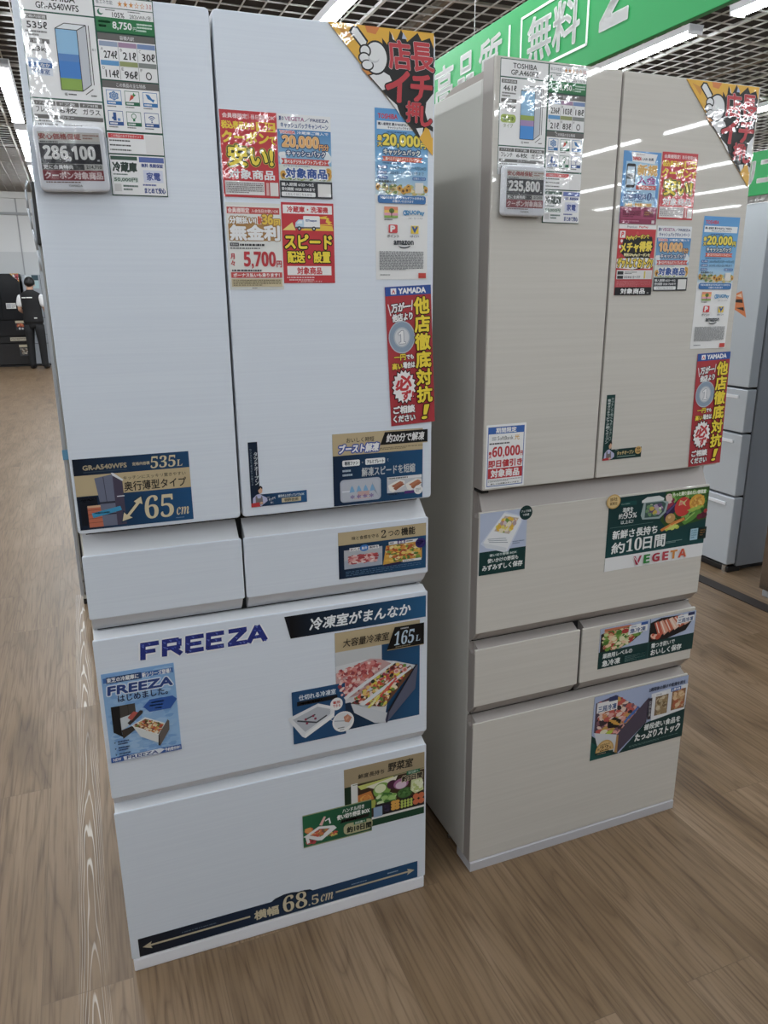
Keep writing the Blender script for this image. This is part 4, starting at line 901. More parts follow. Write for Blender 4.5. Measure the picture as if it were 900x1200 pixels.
card('feature_card', 'LW', 568, 598, 194, 234, 'large blue card picturing an opened drawer full of food, labelled 165L', 'feature card', [
    R(0, 0, 100, 19, TAN), G(0, 19, 100, 100, '#0b2138', '#0f5280'), R(0, 19, 54, 60, '#c9cdd0'), drawer, T('大容量冷凍室', 9, 6.5, 62, 14.5, '#3a342b', 0.015, (), 0.12), P([(69, 3), (104.5, 3), (104.5, 25), (59.5, 25)], '#0b0b0d'), LN(60, 25, 104, 25, 0.7, '#b49c6a', 0.83), FINE(76, 4.4, 92, 6.6, '#c9ccd0', 1, 160), T(rb('165'), 68.5, 7.5, 92.5, 21.5, '#bcd3e6', 0.0, (), 0.12), T(rb('L'), 94.5, 14.5, 100, 20.5, '#bcd3e6', 0, (), 0.1), FINE(70, 22.4, 100, 24, '#8f8872', 1, 161)], bg='#103a63')
card('inset_card', 'LW', 432, 535, 117, 124, 'small blue inset card with a white partition tray overlapping the drawer card', 'feature card', [
    R(0, 0, 100, 100, '#124a78'), T('仕切れる冷凍室', 13, 8, 82, 18, '#dfe8f0', 0.03), R(9, 20, 85, 28, '#0d0f14'), FINE(16, 22, 78, 26, '#d9dde0', 1, 170, 0.8), P([(-9, 50), (-6, 47), (48, 30), (80, 43), (78, 60), (22, 92), (16, 88)], '#e2e5ea'), P([(0, 52), (47, 36), (72, 46), (70, 55), (22, 80)], '#b9bec8'), P([(48, 30), (80, 43), (78, 47), (48, 36)], '#eceef2'), P([(22, 84), (78, 54), (78, 62), (22, 92)], '#f2f3f5'), LN(8, 56, 44, 66, 3, '#3f434c'), LN(24, 56, 42, 50, 2.6, '#3f434c'), LN(44, 66, 64, 56, 2.6, '#3f434c'), E(24, 56, 2.4, 2.4, '#8a2f4c'), E(38, 52, 2.4, 2.4, '#8a2f4c'), E(42, 58, 2.4, 2.4, '#8a2f4c'), E(26, 64, 2.4, 2.4, '#8a2f4c'),
    LN(70, 48, 78, 40, 0.8, WHITE), E(83, 38, 12, 12, '#f0f0f0'), T('着脱', 76, 32, 90, 37.5, '#c0392b', 0.03), T('できる', 76, 38.6, 90, 44, '#c0392b', 0.03), LN(70, 66, 80, 72, 0.8, WHITE), E(95, 75, 21, 20, '#f1f1f1'), E(95, 73, 18.5, 16, '#dfe2e6'), P([(78, 70), (104, 74), (104, 76), (78, 72)], '#a9b0ba'), P([(96, 66), (104, 62), (112, 70), (106, 79), (98, 76)], '#c48468'), P([(99, 70), (105, 66), (106, 70), (101, 74)], '#d9a184'), FINE(84, 85, 106, 88, '#555555', 1, 171), FINE(88, 89.4, 102, 92, '#555555', 1, 172)], bg='#124a78', lift=0.9)

card('feature_card', 'LW', 581, 298, 195, 166, 'tan card picturing vegetables in a drawer on the bottom drawer', 'feature card', [
    R(0, 0, 100, 28, '#a99878'), R(0, 28, 8, 86, '#12301f'), R(8, 25, 16, 86, '#e2e3e0'), R(0, 88, 100, 100, '#17442f'), R(8, 84, 100, 89, '#e9e9e6'), T('鮮度長持ち', 17, 12, 49, 19, '#3d362b', 0.03, (), 0.1), T('野菜室', 54, 5, 85, 18.5, '#2b2620', 0.03, (), 0.1), LN(10, 27, 99, 25, 0.9, '#5c6b3a'), R(16, 27, 100, 85, '#3c2a1c'),
    P([(16, 45), (32, 42), (36, 56), (16, 62)], '#c9782c'), BLOB(16, 45, 36, 62, ['#d98a2c', '#c2642a', '#e3a640'], 14, 6, 5, 50), P([(16, 30), (60, 27), (64, 32), (20, 37)], '#c9d06a'), P([(26, 34), (66, 27.5), (62, 37), (36, 40)], '#e7e6d0'), P([(16, 60), (38, 57), (38, 70), (16, 72)], '#a9b24a'), E(46, 45, 11, 12, '#7fae4a'), E(44, 42, 7, 7, '#e3ebc2'), BLOB(36, 48, 66, 72, ['#5f9438', '#7fb24e', '#a3cc74', '#3d7430', '#d3e4b0'], 60, 6, 4, 51), E(59, 40, 7, 7, '#4a1f3c'), E(70, 42, 9.5, 8.5, '#a86a96'), E(70, 44, 7, 6, '#dcc4d6'), E(75, 58, 10, 8.5, '#3f6a34'), BLOB(65, 50, 86, 66, ['#4c7a3c', '#35602c', '#5f8f4a'], 60, 3, 2.6, 52), P([(83, 40), (97, 38), (99, 60), (88, 63), (82, 56)], '#d3dca2'), BLOB(82, 40, 99, 62, ['#e6ecc6', '#c3d184', '#a9bf62', '#eef0d8'], 36, 3.4, 5, 53),
    R(37, 66, 100, 85, '#1c1c22'), R(35, 70, 46, 86, '#8fa9c9'), BLOB(46, 68, 56, 84, ['#2b2340', '#3a3050', '#1d1a2c'], 20, 3, 3, 54), [E(60+5*(i % 2), 69+5*(i//2), 3.2, 2.9, '#dba23a') for i in range(6)], [E(71+4*(i % 4), 71+4.4*(i//4), 1.7, 2.4, '#b9cc5a') for i in range(12)], [E(89+7*(i % 2), 68+9*(i//2), 4, 4.6, '#d06a3c') for i in range(4)],
    R(77, 24, 94, 30, '#1f6b47'), T('当社調べ', 79, 25, 92, 29, '#dfe9e2'), T('約7日間', 71, 30.5, 97, 39.5, '#1d1a17', 0.04, [(0.12, '#cbbd9c')])], bg='#a99878')
card('feature_card', 'LW', 466, 247, 162, 83, 'small green card with a handled vegetable box on the bottom drawer', 'feature card', [
    G(0, 0, 100, 100, '#1d6a45', '#134a34'), LN(0, 0, 100, 0, 3, '#9aa67c'), LN(0, 100, 100, 100, 3, '#9aa67c'), BLOB(0, 38, 16, 62, ['#d96a3a', '#c8452e', '#e39a4a'], 10, 7, 8, 60), BLOB(0, 74, 22, 98, ['#b5303a', '#8f2430', '#c94a4a'], 14, 5, 6, 61), BLOB(30, 70, 52, 88, ['#7f9c3a', '#c94a38', '#d9c25a', '#3d5c28'], 24, 4, 5, 62), P([(0, 66), (22, 44), (44, 52), (48, 62), (26, 90), (20, 88)], '#e9ebec'), P([(9, 66), (23, 52), (38, 58), (24, 78)], '#8c5a4a'), BLOB(9, 53, 38, 78, ['#d9743a', '#c8503a', '#e9c9a0', '#7f9448'], 24, 4, 5, 63, [(11, 66), (23, 54), (36, 58.5), (24, 76)]), P([(23, 40), (30, 16), (33, 18), (27, 44)], '#e2b8b0'), P([(31, 30), (38, 24), (40, 42), (38, 44), (36.4, 29), (32, 33)], '#f0f1f1'), P([(3, 70), (7, 66), (9, 88), (5, 90)], '#f0f1f1'),
    T('ハンドル付き', 57, 8, 89, 21, '#e9f0ea', 0.03), T('使い切り野菜 BOX', 49, 24, 97, 39, '#f1f5f1', 0.04), P([(55, 41), (97, 41), (95, 52), (53, 52)], '#10130f'), FINE(58, 43.5, 92, 49.5, '#d6dcd6', 1, 180, 0.8), RR(58, 58, 101, 93, '#b7b48c', 7, 1.9), R(73, 57, 92, 67, '#1d6a45'), T('当社調べ', 75, 58.6, 90, 65.6, '#e2ebe2', 0.02), T('約10日間', 63, 69.5, 99, 88, '#1b2419', 0.05)], bg='#17553b', lift=0.9)
card('width_ribbon', 'LW', 340, 60, 645, 46, 'long navy ribbon with a double arrow showing 68.5 cm along the bottom drawer', 'ribbon sticker', [
    P([(44, 4), (46, -14), (49, -24), (52, -24), (55, -14), (56.5, -17), (58.6, -12), (60, 4)], '#0c2238'), G(0, 0, 50, 100, '#0a1422', '#0f2c4a'), G(50, 0, 100, 100, '#0f2c4a', '#104d7a'), P([(1.2, 50), (4.2, 30), (3.8, 45), (37, 45), (37, 55), (3.8, 55), (4.2, 70)], '#c3b79c'), P([(98.8, 50), (95.8, 30), (96.2, 45), (68, 45), (68, 55), (96.2, 55), (95.8, 70)], '#c3b79c'), FINE(14, 26, 33, 36, '#55657a', 1, 190), FINE(74, 26, 84, 36, '#7f9ab8', 1, 191), FINE(88, 20, 95, 32, '#9fb6cc', 1, 192),
    T('横幅', 38.5, 28, 47, 80, '#d4c8a8', 0.04), T(rb('68'), 48.6, -12, 57.4, 86, '#d9cdae', 0, [(0.06, '#0c2238')]), T(rb('.5'), 57.8, 28, 61.6, 86, '#d9cdae'), T(ri('cm'), 62.3, 40, 67, 84, '#d9cdae')], bg='#0c2238')

# beige refrigerator
card('promo_card', 'RD', 351, 1604, 95, 139, 'blue sign-up card with a black smartphone picture', 'promo card', [
    R(0, 0, 100, 76, '#4f98d8'), R(8, 14, 92, 76, '#a3cdec'), P([(20, 1), (90, 3), (84, 16), (24, 14)], '#f3f4f6'), FINE(33, 3.4, 72, 5.4, '#a94a4a', 1, 200), T('YAMADA', 24, 7.6, 47, 12, '#cc3333', 0.09), T('LABI 会員', 50, 8, 80, 12, '#3a4560', 0.03), RR(10, 17, 34, 50, '#1d1f24', 4, 0.7), R(12.5, 21, 31.5, 46, '#c9dff0'), R(12.5, 30, 31.5, 38, '#3d4a52'), FINE(14, 26, 30, 28, '#5a7a9c', 1, 201),
    T('新規', 40, 18, 92, 32, '#e0ad52', 0.05, [(0.10, '#f7f2e4')]), T('入会', 41, 33.5, 90, 44.5, '#a0288a', 0.04), R(38, 46, 92, 52, '#c9453a'), T('キャンペーン', 45, 46.8, 86, 51.4, WHITE, 0.04), FINE(14, 54, 74, 56.4, '#3a4f78', 1, 202), T('分割手数料', 8, 58, 68, 66, '#23488c', 0.04), T(rb('0'), 70, 56, 82, 66.5, '#23488c', 0.02, (), 0.15), T('円', 83, 62, 90, 66, '#23488c', 0.03), FINE(10, 67.6, 90, 69.6, '#3a4f78', 1, 203), T('入会金・年会費永年無料', 12, 71, 84, 75.4, '#e0a83c', 0.05, [(0.2, '#f4ecd6')]), R(0, 76, 100, 100, '#8f2350'), R(4, 79, 96, 93, '#a63a64'), FINE(8, 81, 56, 91, '#5a1836', 4, 204, 0.7), R(64, 80, 92, 90, '#7a1f46'), FINE(67, 82, 89, 88, '#d0a24c', 2, 205), FINE(6, 95, 84, 97, '#d98aa8', 1, 206), R(88, 94.4, 96, 99, '#d8cdd2')], bg='#5b9fd9', film=True)
card('promo_card', 'RD', 353, 1462, 97, 142, 'red and black smartphone-payment campaign card with 対象商品 along its black foot', 'promo card', [
    R(0, 0, 100, 100, '#c8222c'), R(0, 0, 100, 6, '#efefef'), T('Premium', 22, 1.6, 48, 4.8, '#8a8f98', 0.03), T('PayPay', 54, 1.6, 78, 4.8, '#d04a4a', 0.05), BLOB(0, 7, 100, 62, ['#b51c26', '#d63a40', '#e8e2e2'], 26, 5, 3.6, 71), R(4, 9, 18, 18.5, '#f0f0f0'), T('P', 8, 10.6, 14, 17, '#d8343a', 0.06, (), 0.1), P([(14, 20), (90, 16), (96, 30), (88, 44), (92, 60), (40, 64), (30, 50), (10, 40)], '#1a1718'),
    T('PayPayクーポンで', 22, 14, 82, 21, '#f2d83a', 0.04, [(0.14, '#1a1718')], 0, 3), T('メチャ得祭', 8, 24, 92, 38, '#f2d83a', 0.05, [(0.12, '#1a1718')], 0.06, 3), T('特別なPayPayクーポンを', 18, 40, 88, 45, '#f4e9b0', 0.04, [(0.16, '#1a1718')]), P([(0, 48), (56, 46), (100, 47), (100, 58), (90, 62), (60, 61), (44, 63), (0, 61)], '#ecebea'), T('ゲットして', 3, 47, 52, 60, '#f2d43a', 0.05, [(0.13, '#1a1718')], 0.08), T('おトク!', 57, 47.5, 96, 60, '#f2d43a', 0.05, [(0.13, '#1a1718')], 0.08), R(2, 64, 98, 77, '#e6e4e4'), R(4, 65.6, 20, 70.4, '#2b2b2e'), R(4, 72, 20, 76.4, '#2b2b2e'), FINE(23, 66, 56, 70, '#44444a', 2, 210), T('2024/6/15～7/7', 22, 72.4, 66, 75.6, '#44444a', 0.03), R(76, 65.4, 80, 76, '#d4c04a'), R(82, 65.4, 96, 76, '#dcdad6'), R(0, 78, 100, 88.5, '#c4404a'), FINE(4, 79.4, 96, 87.6, '#e08a8e', 5, 211), R(0, 88.5, 100, 100, '#17181b'), T('対象商品', 16, 90.4, 82, 98, WHITE, 0.04), FINE(88, 96, 96, 98, '#bbbbbb', 1, 212)], bg='#c8222c')
card('promo_card', 'RD', 53, 1064, 96, 137, 'white discount card with blue border showing 60,000 in red', 'promo card', [
    R(0, 0, 100, 100, WHITE), R(4, 3.5, 96, 97, '#2a62b4'), R(5.6, 14.4, 94.4, 95.8, WHITE), T('期間限定', 24, 5.2, 75, 13, WHITE, 0.04), R(14, 19.4, 25, 20.8, '#8f949a'), R(14, 22.6, 25, 24, '#8f949a'), T('SoftBank', 28, 18.4, 68, 24.6, '#4a4d52', 0.0), T('光', 71, 17.4, 84, 25.4, '#d7a84a', 0.02), FINE(8, 27.8, 92, 30.6, '#3a3a40', 1, 220, 0.8), T('最', 7, 42, 14, 46.6, '#c3242f', 0.05), T('大', 7, 47.2, 14, 52, '#c3242f', 0.05), T(sb('60,000'), 16, 34.5, 86, 52.5, '#c3242f', 0.015), T('円', 87.4, 44, 93.4, 51, '#c3242f', 0.04), T('即日値引き', 7, 55.5, 93, 66.5, '#c3242f', 0.045), R(6, 68.5, 94, 84.5, '#c3242f'), T('対象商品', 14, 70.5, 86, 82.5, WHITE, 0.045), FINE(7, 86.4, 93, 90.4, '#9a9aa0', 2, 221), T('詳しくは店頭スタッフまで', 14, 92, 86, 94.6, '#44444a', 0.03)], bg=WHITE)

card('feature_card', 'RW', 63, 865, 119, 144, 'small dark green card with a white food container at the left of the vegetable drawer', 'feature card', [
    R(0, 0, 100, 62, '#b9c6e0'), R(0, 62, 100, 100, '#0c3b3a'), P([(2, 48), (52, 1), (92, 12), (90, 20), (60, 70), (50, 66), (14, 56)], '#d3dcee'), P([(8, 46), (50, 3), (88, 13), (86, 22), (58, 66), (52, 66), (12, 54)], '#eef1f5'), P([(30, 30), (52, 8), (82, 14), (62, 38)], '#c9b7a8'), BLOB(30, 9, 82, 38, ['#d6452f', '#e8d96a', '#b9a0a0', '#e6b82c', '#f0e6c8', '#6f9a4a', '#d9c9d0'], 60, 6, 5, 81, [(33, 29), (52, 10), (79, 15), (62, 36)]), [LN(17+1.5*i, 42+2.6*i, 56+2*i, 44+3.6*i, 0.9, '#8a97a4') for i in range(3)], P([(8, 47), (58, 60), (57, 66), (12, 55)], '#dde3ea'), E(97, 7, 14, 11.5, '#0f3534'), T('アップ冷気', 87, 2.6, 108, 6.4, '#e6eceb', 0.02), T('で快適', 90, 8.4, 104, 12, '#e6eceb', 0.02), FINE(70, 50, 96, 56, '#7f8ca8', 2, 230),
    R(20, 66.5, 82, 71.5, '#1c5250'), T('使い切り野菜 BOX', 22, 67, 80, 71, '#dfe8e6', 0.03), T('使いかけの野菜も', 18, 74, 84, 81, '#e9efee', 0.03), T('みずみずしく保存', 7, 84, 94, 93, '#f0f4f3', 0.035)], bg='#b9c6e0')
veg = [P([(55, 0), (100, 0), (100, 46), (72, 52), (58, 50), (52, 40)], '#2f5524'), BLOB(55, 0, 100, 44, ['#4f8a34', '#35662a', '#6aa544', '#2a5424', '#86b85a'], 190, 4, 5, 91), BLOB(54, 2, 66, 30, ['#7a1f3c', '#9c2c4a', '#c93a4a', '#e9d4cc'], 22, 4, 6, 92), P([(54, 30), (66, 16), (72, 20), (64, 32), (56, 42)], '#2b1f4a'), E(73.5, 24, 8.4, 13.5, '#cf2a24'), P([(70, 14), (74, 17), (78, 13), (75, 19), (77, 24), (73, 20), (69, 22)], '#d9c88a'), E(88, 20, 8, 11, '#e0a52c'), BLOB(80, 10, 96, 30, ['#e9b53a', '#d0902a'], 24, 3, 4, 93), E(61.5, 38, 5, 7, '#c59a5a'), P([(52, 52), (66, 43), (76, 39), (77, 43), (62, 50), (54, 55)], '#d9822c'), P([(74, 46), (84, 34), (92, 30), (94, 36), (84, 46), (77, 50)], '#5a9438'), P([(78, 30), (92, 24), (96, 27), (84, 33)], '#a3c24e'), BLOB(56, 46, 74, 56, ['#b9cc4a', '#cddc6a'], 16, 3, 2.6, 94), E(96, 40, 4, 4.6, '#5a1a30'), E(98, 34, 2, 3, '#b02a30'), E(92, 41, 3, 4, '#6a2036'), E(71.5, 19, 1.6, 2.4, '#e8807a'), P([(56, 29), (65, 18), (66.4, 18.6), (58, 31)], '#5a4a86'), P([(76, 44), (86, 34), (87, 35), (78, 45)], '#9cc468'), BLOB(83, 12, 94, 28, ['#f0c860', '#c98a28'], 20, 1.6, 2.2, 96), LN(57, 52.5, 74, 42, 0.8, '#f0b060', 1.66), E(60.5, 36, 1.6, 2, '#e0bf86')]
card('feature_card', 'RW', 497, 843, 302, 182, 'large dark green card with heaped vegetables and multicoloured letters on a white foot', 'feature card', [
    R(0, 0, 100, 81, '#0b3a3c'), G(0, 38, 100, 81, '#0b3a3c', '#0d4a4c', True), R(0, 81, 100, 100, '#eef0f2'), veg, T('もっと撮り溜めたい野菜室', 62, 3, 96, 8, '#f2f6ea', 0.05, [(0.2, '#7fae4a')], 0, -1),
    R(10, 6.5, 26, 12, '#14504e'), FINE(11, 8, 25, 11, '#9fbab6', 1, 240), T('湿度を', 13, 14.5, 23, 20, '#e4ecea', 0.03), T('約', 9.5, 22, 14, 29, '#e4ecea', 0.02), T(rb('95'), 14.4, 20.6, 22.6, 29.6, '#f0f4f3'), T('%', 23, 22.6, 27, 29.6, '#f0f4f3', 0.02), T('以上に!', 12, 31.5, 24, 36.5, '#e4ecea', 0.03), R(2, 39.5, 44, 39.9, '#6f9490'), P([(31, 8), (36, 4), (48, 4), (53, 8), (53, 11), (31, 11)], '#dfe5e6'), P([(33, 11), (52, 11), (58, 14), (56, 28), (50, 36), (33, 34), (31, 28)], '#9fb3b4'), P([(35, 12), (52, 12.5), (55.5, 16), (54, 27), (49, 33), (35, 32)], '#3d5c58'), BLOB(35, 13, 54, 32, ['#9cc48a', '#6f9a6a', '#b9a0c0', '#5f4a78', '#dfe9c8', '#c9b04a'], 44, 3, 4, 95), E(3.4, 4, 6.6, 9.6, '#c9a25a'), E(3.4, 4, 5.6, 8.2, '#e0c488'), T('当社', 0, -1.5, 7, 3, '#6a4a1c', 0.03), T('従来比', 0, 4.5, 7, 8.6, '#6a4a1c', 0.03),
    T('新鮮さ長持ち', 5, 44.5, 49, 56, '#f0f5f4', 0.03), T('約', 5, 61, 17.5, 76, '#f0f5f4', 0.03), T(rb('10'), 19, 58, 34.5, 76, '#f4f7f6', 0.0), T('日間', 36, 59, 58, 76, '#f0f5f4', 0.03), FINE(59, 70, 76, 73.5, '#8fb0ac', 2, 241), R(84, 57.5, 92, 74, '#a9d4e6'), FINE(85, 59, 91, 72, '#5a8aa8', 4, 242), R(93, 57, 101, 74, '#0c2422'), FINE(94.4, 60, 99.6, 70, '#c98a3c', 3, 243),
    T(sb('V'), 27.5, 84.5, 35.5, 96.5, '#b01f4a', 0.02), T(sb('E'), 38, 84.5, 44, 96.5, '#2a8a3e', 0.02), T(sb('G'), 46.5, 84.5, 54, 96.5, '#b0243c', 0.02), T(sb('E'), 57, 84.5, 63, 96.5, '#c03a4a', 0.02), T(sb('T'), 65, 84.5, 72, 96.5, '#e09030', 0.02), T(sb('A'), 73.5, 84.5, 82, 96.5, '#d9502c', 0.02), LN(28, 85, 33, 96, 0.7, '#eef0f2'), LN(79, 85, 82, 96, 0.7, '#f0d0b0')], bg='#0b3a3c')
card('feature_card', 'RW', 500, 547, 302, 110, 'wide card picturing salad and crab on the small right-hand drawer', 'feature card', [
    R(0, 0, 100, 60, '#b4c2de'), R(0, 58, 100, 100, '#0c3a3a'), LN(51, 0, 51, 100, 0.6, '#2a5a5c'), P([(1, 14), (14, 4), (40, 6), (46, 24), (34, 46), (20, 58), (1, 58)], '#2a2420'), BLOB(1, 6, 44, 60, ['#6f9a3a', '#9cc060', '#d9a878', '#b5302c', '#c3d892', '#4a7a2c', '#ecc9a4', '#e8e0b8'], 210, 4, 6.5, 101, [(2, 16), (14, 6), (38, 8), (42, 26), (30, 46), (18, 56), (2, 56)]), P([(4, 2), (30, 3), (34, 8), (4, 9)], '#c9704a'),
    P([(51, 10), (62, 2), (86, 4), (97, 20), (90, 46), (70, 58), (51, 58)], '#1c1a1c'), [P([(55+5*i, 12-1.2*i), (59+5*i, 9-1.2*i), (66+5.5*i, 42-3*i), (61+5.5*i, 52-4*i)], c) for i, c in enumerate(('#c9553a', '#e2a48c', '#d06a48', '#ecc8b4', '#c8603f', '#e6b49c'))], [LN(57+5*i, 12-1.2*i, 62+5.5*i, 46-4*i, 1.0, '#f3e2d6', 2.7) for i in range(6)], BLOB(51, 34, 64, 58, ['#d06a48', '#c2482c', '#e9c0a8'], 16, 3, 7, 102),
    P([(29, 6), (48, 4), (48, 26), (28, 28)], '#eef0f2'), R(41, 3, 48, 10, '#2a5aa8'), T('急冷凍', 30, 14, 46, 25, '#2a4f88', 0.03), FINE(31, 8.5, 40, 12, '#4a6a9c', 1, 250), P([(80, 5), (98, 4), (98, 25), (79, 27)], '#eef0f2'), R(91, 2, 98, 10, '#2f3a68'), T('三段冷凍', 80.5, 13.5, 97, 24.5, '#2a4f88', 0.03), FINE(81, 8, 90, 11.5, '#4a6a9c', 1, 251),
    T('業務用レベルの', 4, 63, 34, 75, '#e9f0ef', 0.03), T('急冷凍', 4, 80, 22, 95, '#f0f5f4', 0.035), R(26, 79, 49, 97, '#154a4a'), FINE(27, 80, 48, 96, '#8aa6a4', 4, 252), T('霜つき防いで', 54, 63, 79, 75, '#e9f0ef', 0.03), T('おいしく保存', 54, 79, 87, 94, '#f0f5f4', 0.035)], bg='#0c3a3a')
card('feature_card', 'RW', 499, 322, 303, 185, 'wide card picturing an open freezer drawer and bagged food on the bottom drawer', 'feature card', [
    R(0, 0, 100, 100, '#0c3a3a'), P([(0, 0), (100, 0), (100, 48), (56, 62), (30, 100), (0, 60)], '#a9b8da'), P([(0, 70), (24, 100), (0, 100)], '#0f5450'), P([(2, 10), (22, 4), (40, 24), (52, 38), (28, 70), (2, 56)], '#5a4a5c'), BLOB(2, 6, 50, 70, ['#c9554c', '#e2a49c', '#d98a5a', '#b9443e', '#e9cfc4', '#c9a04a', '#8a5a6a', '#3a2c34'], 200, 4, 4.4, 111, [(3, 12), (22, 6), (40, 26), (49, 38), (28, 66), (3, 54)]), P([(15, 44), (22, 38), (30, 46), (26, 56), (16, 54)], '#1c181a'), [LN(17+2.2*i, 42+3*i, 24+2*i, 46+3*i, 2.0, '#d9a23a', 1.6) for i in range(3)], [P([(32+4*i, 50-5*i), (38+4*i, 40-5*i), (40+4*i, 42-5*i), (34+4*i, 53-5*i)], '#3a6ab8') for i in range(3)], E(12, 58, 4, 3.6, '#e8e4c8'), E(18, 61, 3.4, 3, '#b9cc3a'),
    P([(2, 56), (27, 68), (26, 96), (6, 78)], '#d4d8dd'), P([(26, 68), (55, 24), (58, 20), (57, 60), (28, 98), (25, 96)], '#51485a'), P([(26, 68), (28, 69), (28, 98), (25, 96)], '#b98a4c'), R(3, 10, 24, 26, '#eef0f2'), R(15, 5, 24, 12, '#2f3a68'), T('三段冷凍', 4.4, 16, 23, 25, '#2a4f88', 0.03),
    T('2週間後の焼けや乾燥を抑え', 57, 6, 97, 12, '#3a4560', 0.03, (), 0.05), P([(60, 16), (100, 13), (99, 54), (62, 60)], '#e6e9ee'), R(65, 22, 79, 53, '#8a7458'), BLOB(65, 22, 79.5, 54, ['#b9a684', '#9c8460', '#d3c4a4', '#7a6444'], 110, 3, 4, 112), R(83, 19, 98, 51, '#946a48'), BLOB(83, 18, 98, 51, ['#c9a070', '#a9744a', '#e0c096', '#b5603a'], 110, 3, 4, 113), R(64, 17, 76, 22, '#f2f3f5'), FINE(65, 18, 75, 21, '#555c6c', 1, 260), R(81, 14, 92, 20, '#2f6ab8'), T('上質冷凍', 82, 15, 91, 19, WHITE, 0.03), R(57.5, 22, 61, 56, '#3a3440'), VT('従来冷凍', 58, 26, 60.6, 52, '#cfd3da'),
    T('普段使い食品を', 55, 63, 95, 72.5, '#e9f0ef', 0.035, (), 0.08), T('たっぷりストック', 46, 75, 95.5, 87, '#f0f5f4', 0.04, (), 0.08), FINE(40, 91.5, 95, 95, '#6f9490', 2, 261, 0.35),
    ('p', [(14+9.6*math.cos(math.pi*i/14), 89+18*-math.sin(math.pi*i/14)) for i in range(15)], '#c9a05a'), ('p', [(14+8.4*math.cos(math.pi*i/14), 89+16*-math.sin(math.pi*i/14)) for i in range(15)], '#dcb878'), T('2方向から', 9, 76.5, 19, 79.5, '#5a3c14', 0.02), T('約', 6.6, 82, 8.6, 86, '#5a3c14', 0.02), T(rb('22'), 9, 80, 18, 88, '#5a3c14'), T('%', 18.6, 83, 21, 86.6, '#5a3c14', 0.02), R(5, 90, 23, 93, '#0c3a3a'), FINE(6, 90.6, 22, 92.6, '#e6d6b0', 1, 262, 0.8)], bg='#0c3a3a')

# ------------------------------------------------------------------ refrigerators
def drawer_profile(y, z0, z1, lip=0.024, lip_h=0.008, cham=0.030, cham_h=0.032, back=0.10):
    """side view of a drawer front: face, rounded grip lip above, undercut below"""
    return [(y, z1), (y, z0-0.003), (y+0.0025, z0), (y+lip, z0+lip_h), (y+lip+0.006, z0+lip_h-0.003), (y+back, z0+lip_h-0.003),
            (y+back, z1-cham_h), (y+cham, z1-cham_h), (y+cham*0.5, z1-cham_h*0.62)]

def white_fridge(mw):
    t = thing('refrigerator', 'tall white French-door refrigerator covered in blue and red cards, nearest the camera', 'refrigerator', mw)
    Wd, c = 0.685, 0.2914
    mb = MB(); mb.rbox(0.002, Wd-0.002, 0.065, 0.655, 0.035, 1.815, 0.004); mb.build('body', M['grey_side'], t)
    mb = MB(); mb.box(0.012, Wd-0.012, 0.05, 0.07, 0.04, 1.81); mb.build('door_gasket', M['gap'], t)
    for x0 in (0.02, Wd-0.16):
        mb = MB(); mb.rbox(x0, x0+0.14, 0.05, 0.22, 1.812, 1.832, 0.006); mb.build('hinge_cover', M['white_trim'], t)
    for nm, x0, x1 in (('door', 0.001, c-0.0022), ('door', c+0.0022, Wd-0.001)):
        mb = MB(); mb.rpanel(x0, x1, 0.006, 0.052, 0.9910, 1.8375, 0.006, 0.001)
        d = mb.build(nm, M['white_trim'], t)
        mb = MB(); mb.rpanel(x0+0.0003, x1-0.0003, 0.0, 0.0062, 0.9915, 1.837, 0.007, 0.0018); mb.build('glass_panel', M['white_glass'], d)
    y = 0.0115
    for x0, x1, z0, z1, small in ((0.0015, c-0.0018, 0.9459, 0.8214, True), (c+0.0018, Wd-0.0015, 0.9459, 0.8214, True), (0.0015, Wd-0.0015, 0.7795, 0.4353, False), (0.0015, Wd-0.0015, 0.400, 0.0337, False)):
        mb = MB()
        if small:
            mb.prism_x(drawer_profile(y+0.001, z0, z1, 0.045, 0.036), x0+0.004, x1-0.004)
        elif z1 < 0.1:
            mb.prism_x(drawer_profile(y+0.001, z0, z1, 0.024, 0.008, 0.003, 0.001), x0+0.002, x1-0.002)
        else:
            mb.prism_x(drawer_profile(y+0.001, z0, z1), x0+0.003, x1-0.003)
        d = mb.build('drawer', M['white_trim'], t)
        mb = MB(); mb.rpanel(x0, x1, y, y+0.006, z1, z0, 0.004, 0.0016); mb.build('front_panel', M['white_glass'], d)
    mb = MB(); mb.rbox(0.004, Wd-0.004, 0.012, 0.09, 0.0, 0.0315, 0.003); mb.rbox(0.004, Wd-0.004, 0.02, 0.09, 0.03, 0.036, 0.001); mb.build('kick_plate', M['white_plastic'], t)
    mb = MB(); mb.box(0.03, Wd-0.03, 0.09, 0.64, 0.0, 0.035); mb.build('foot_rail', M['black'], t)
    return t

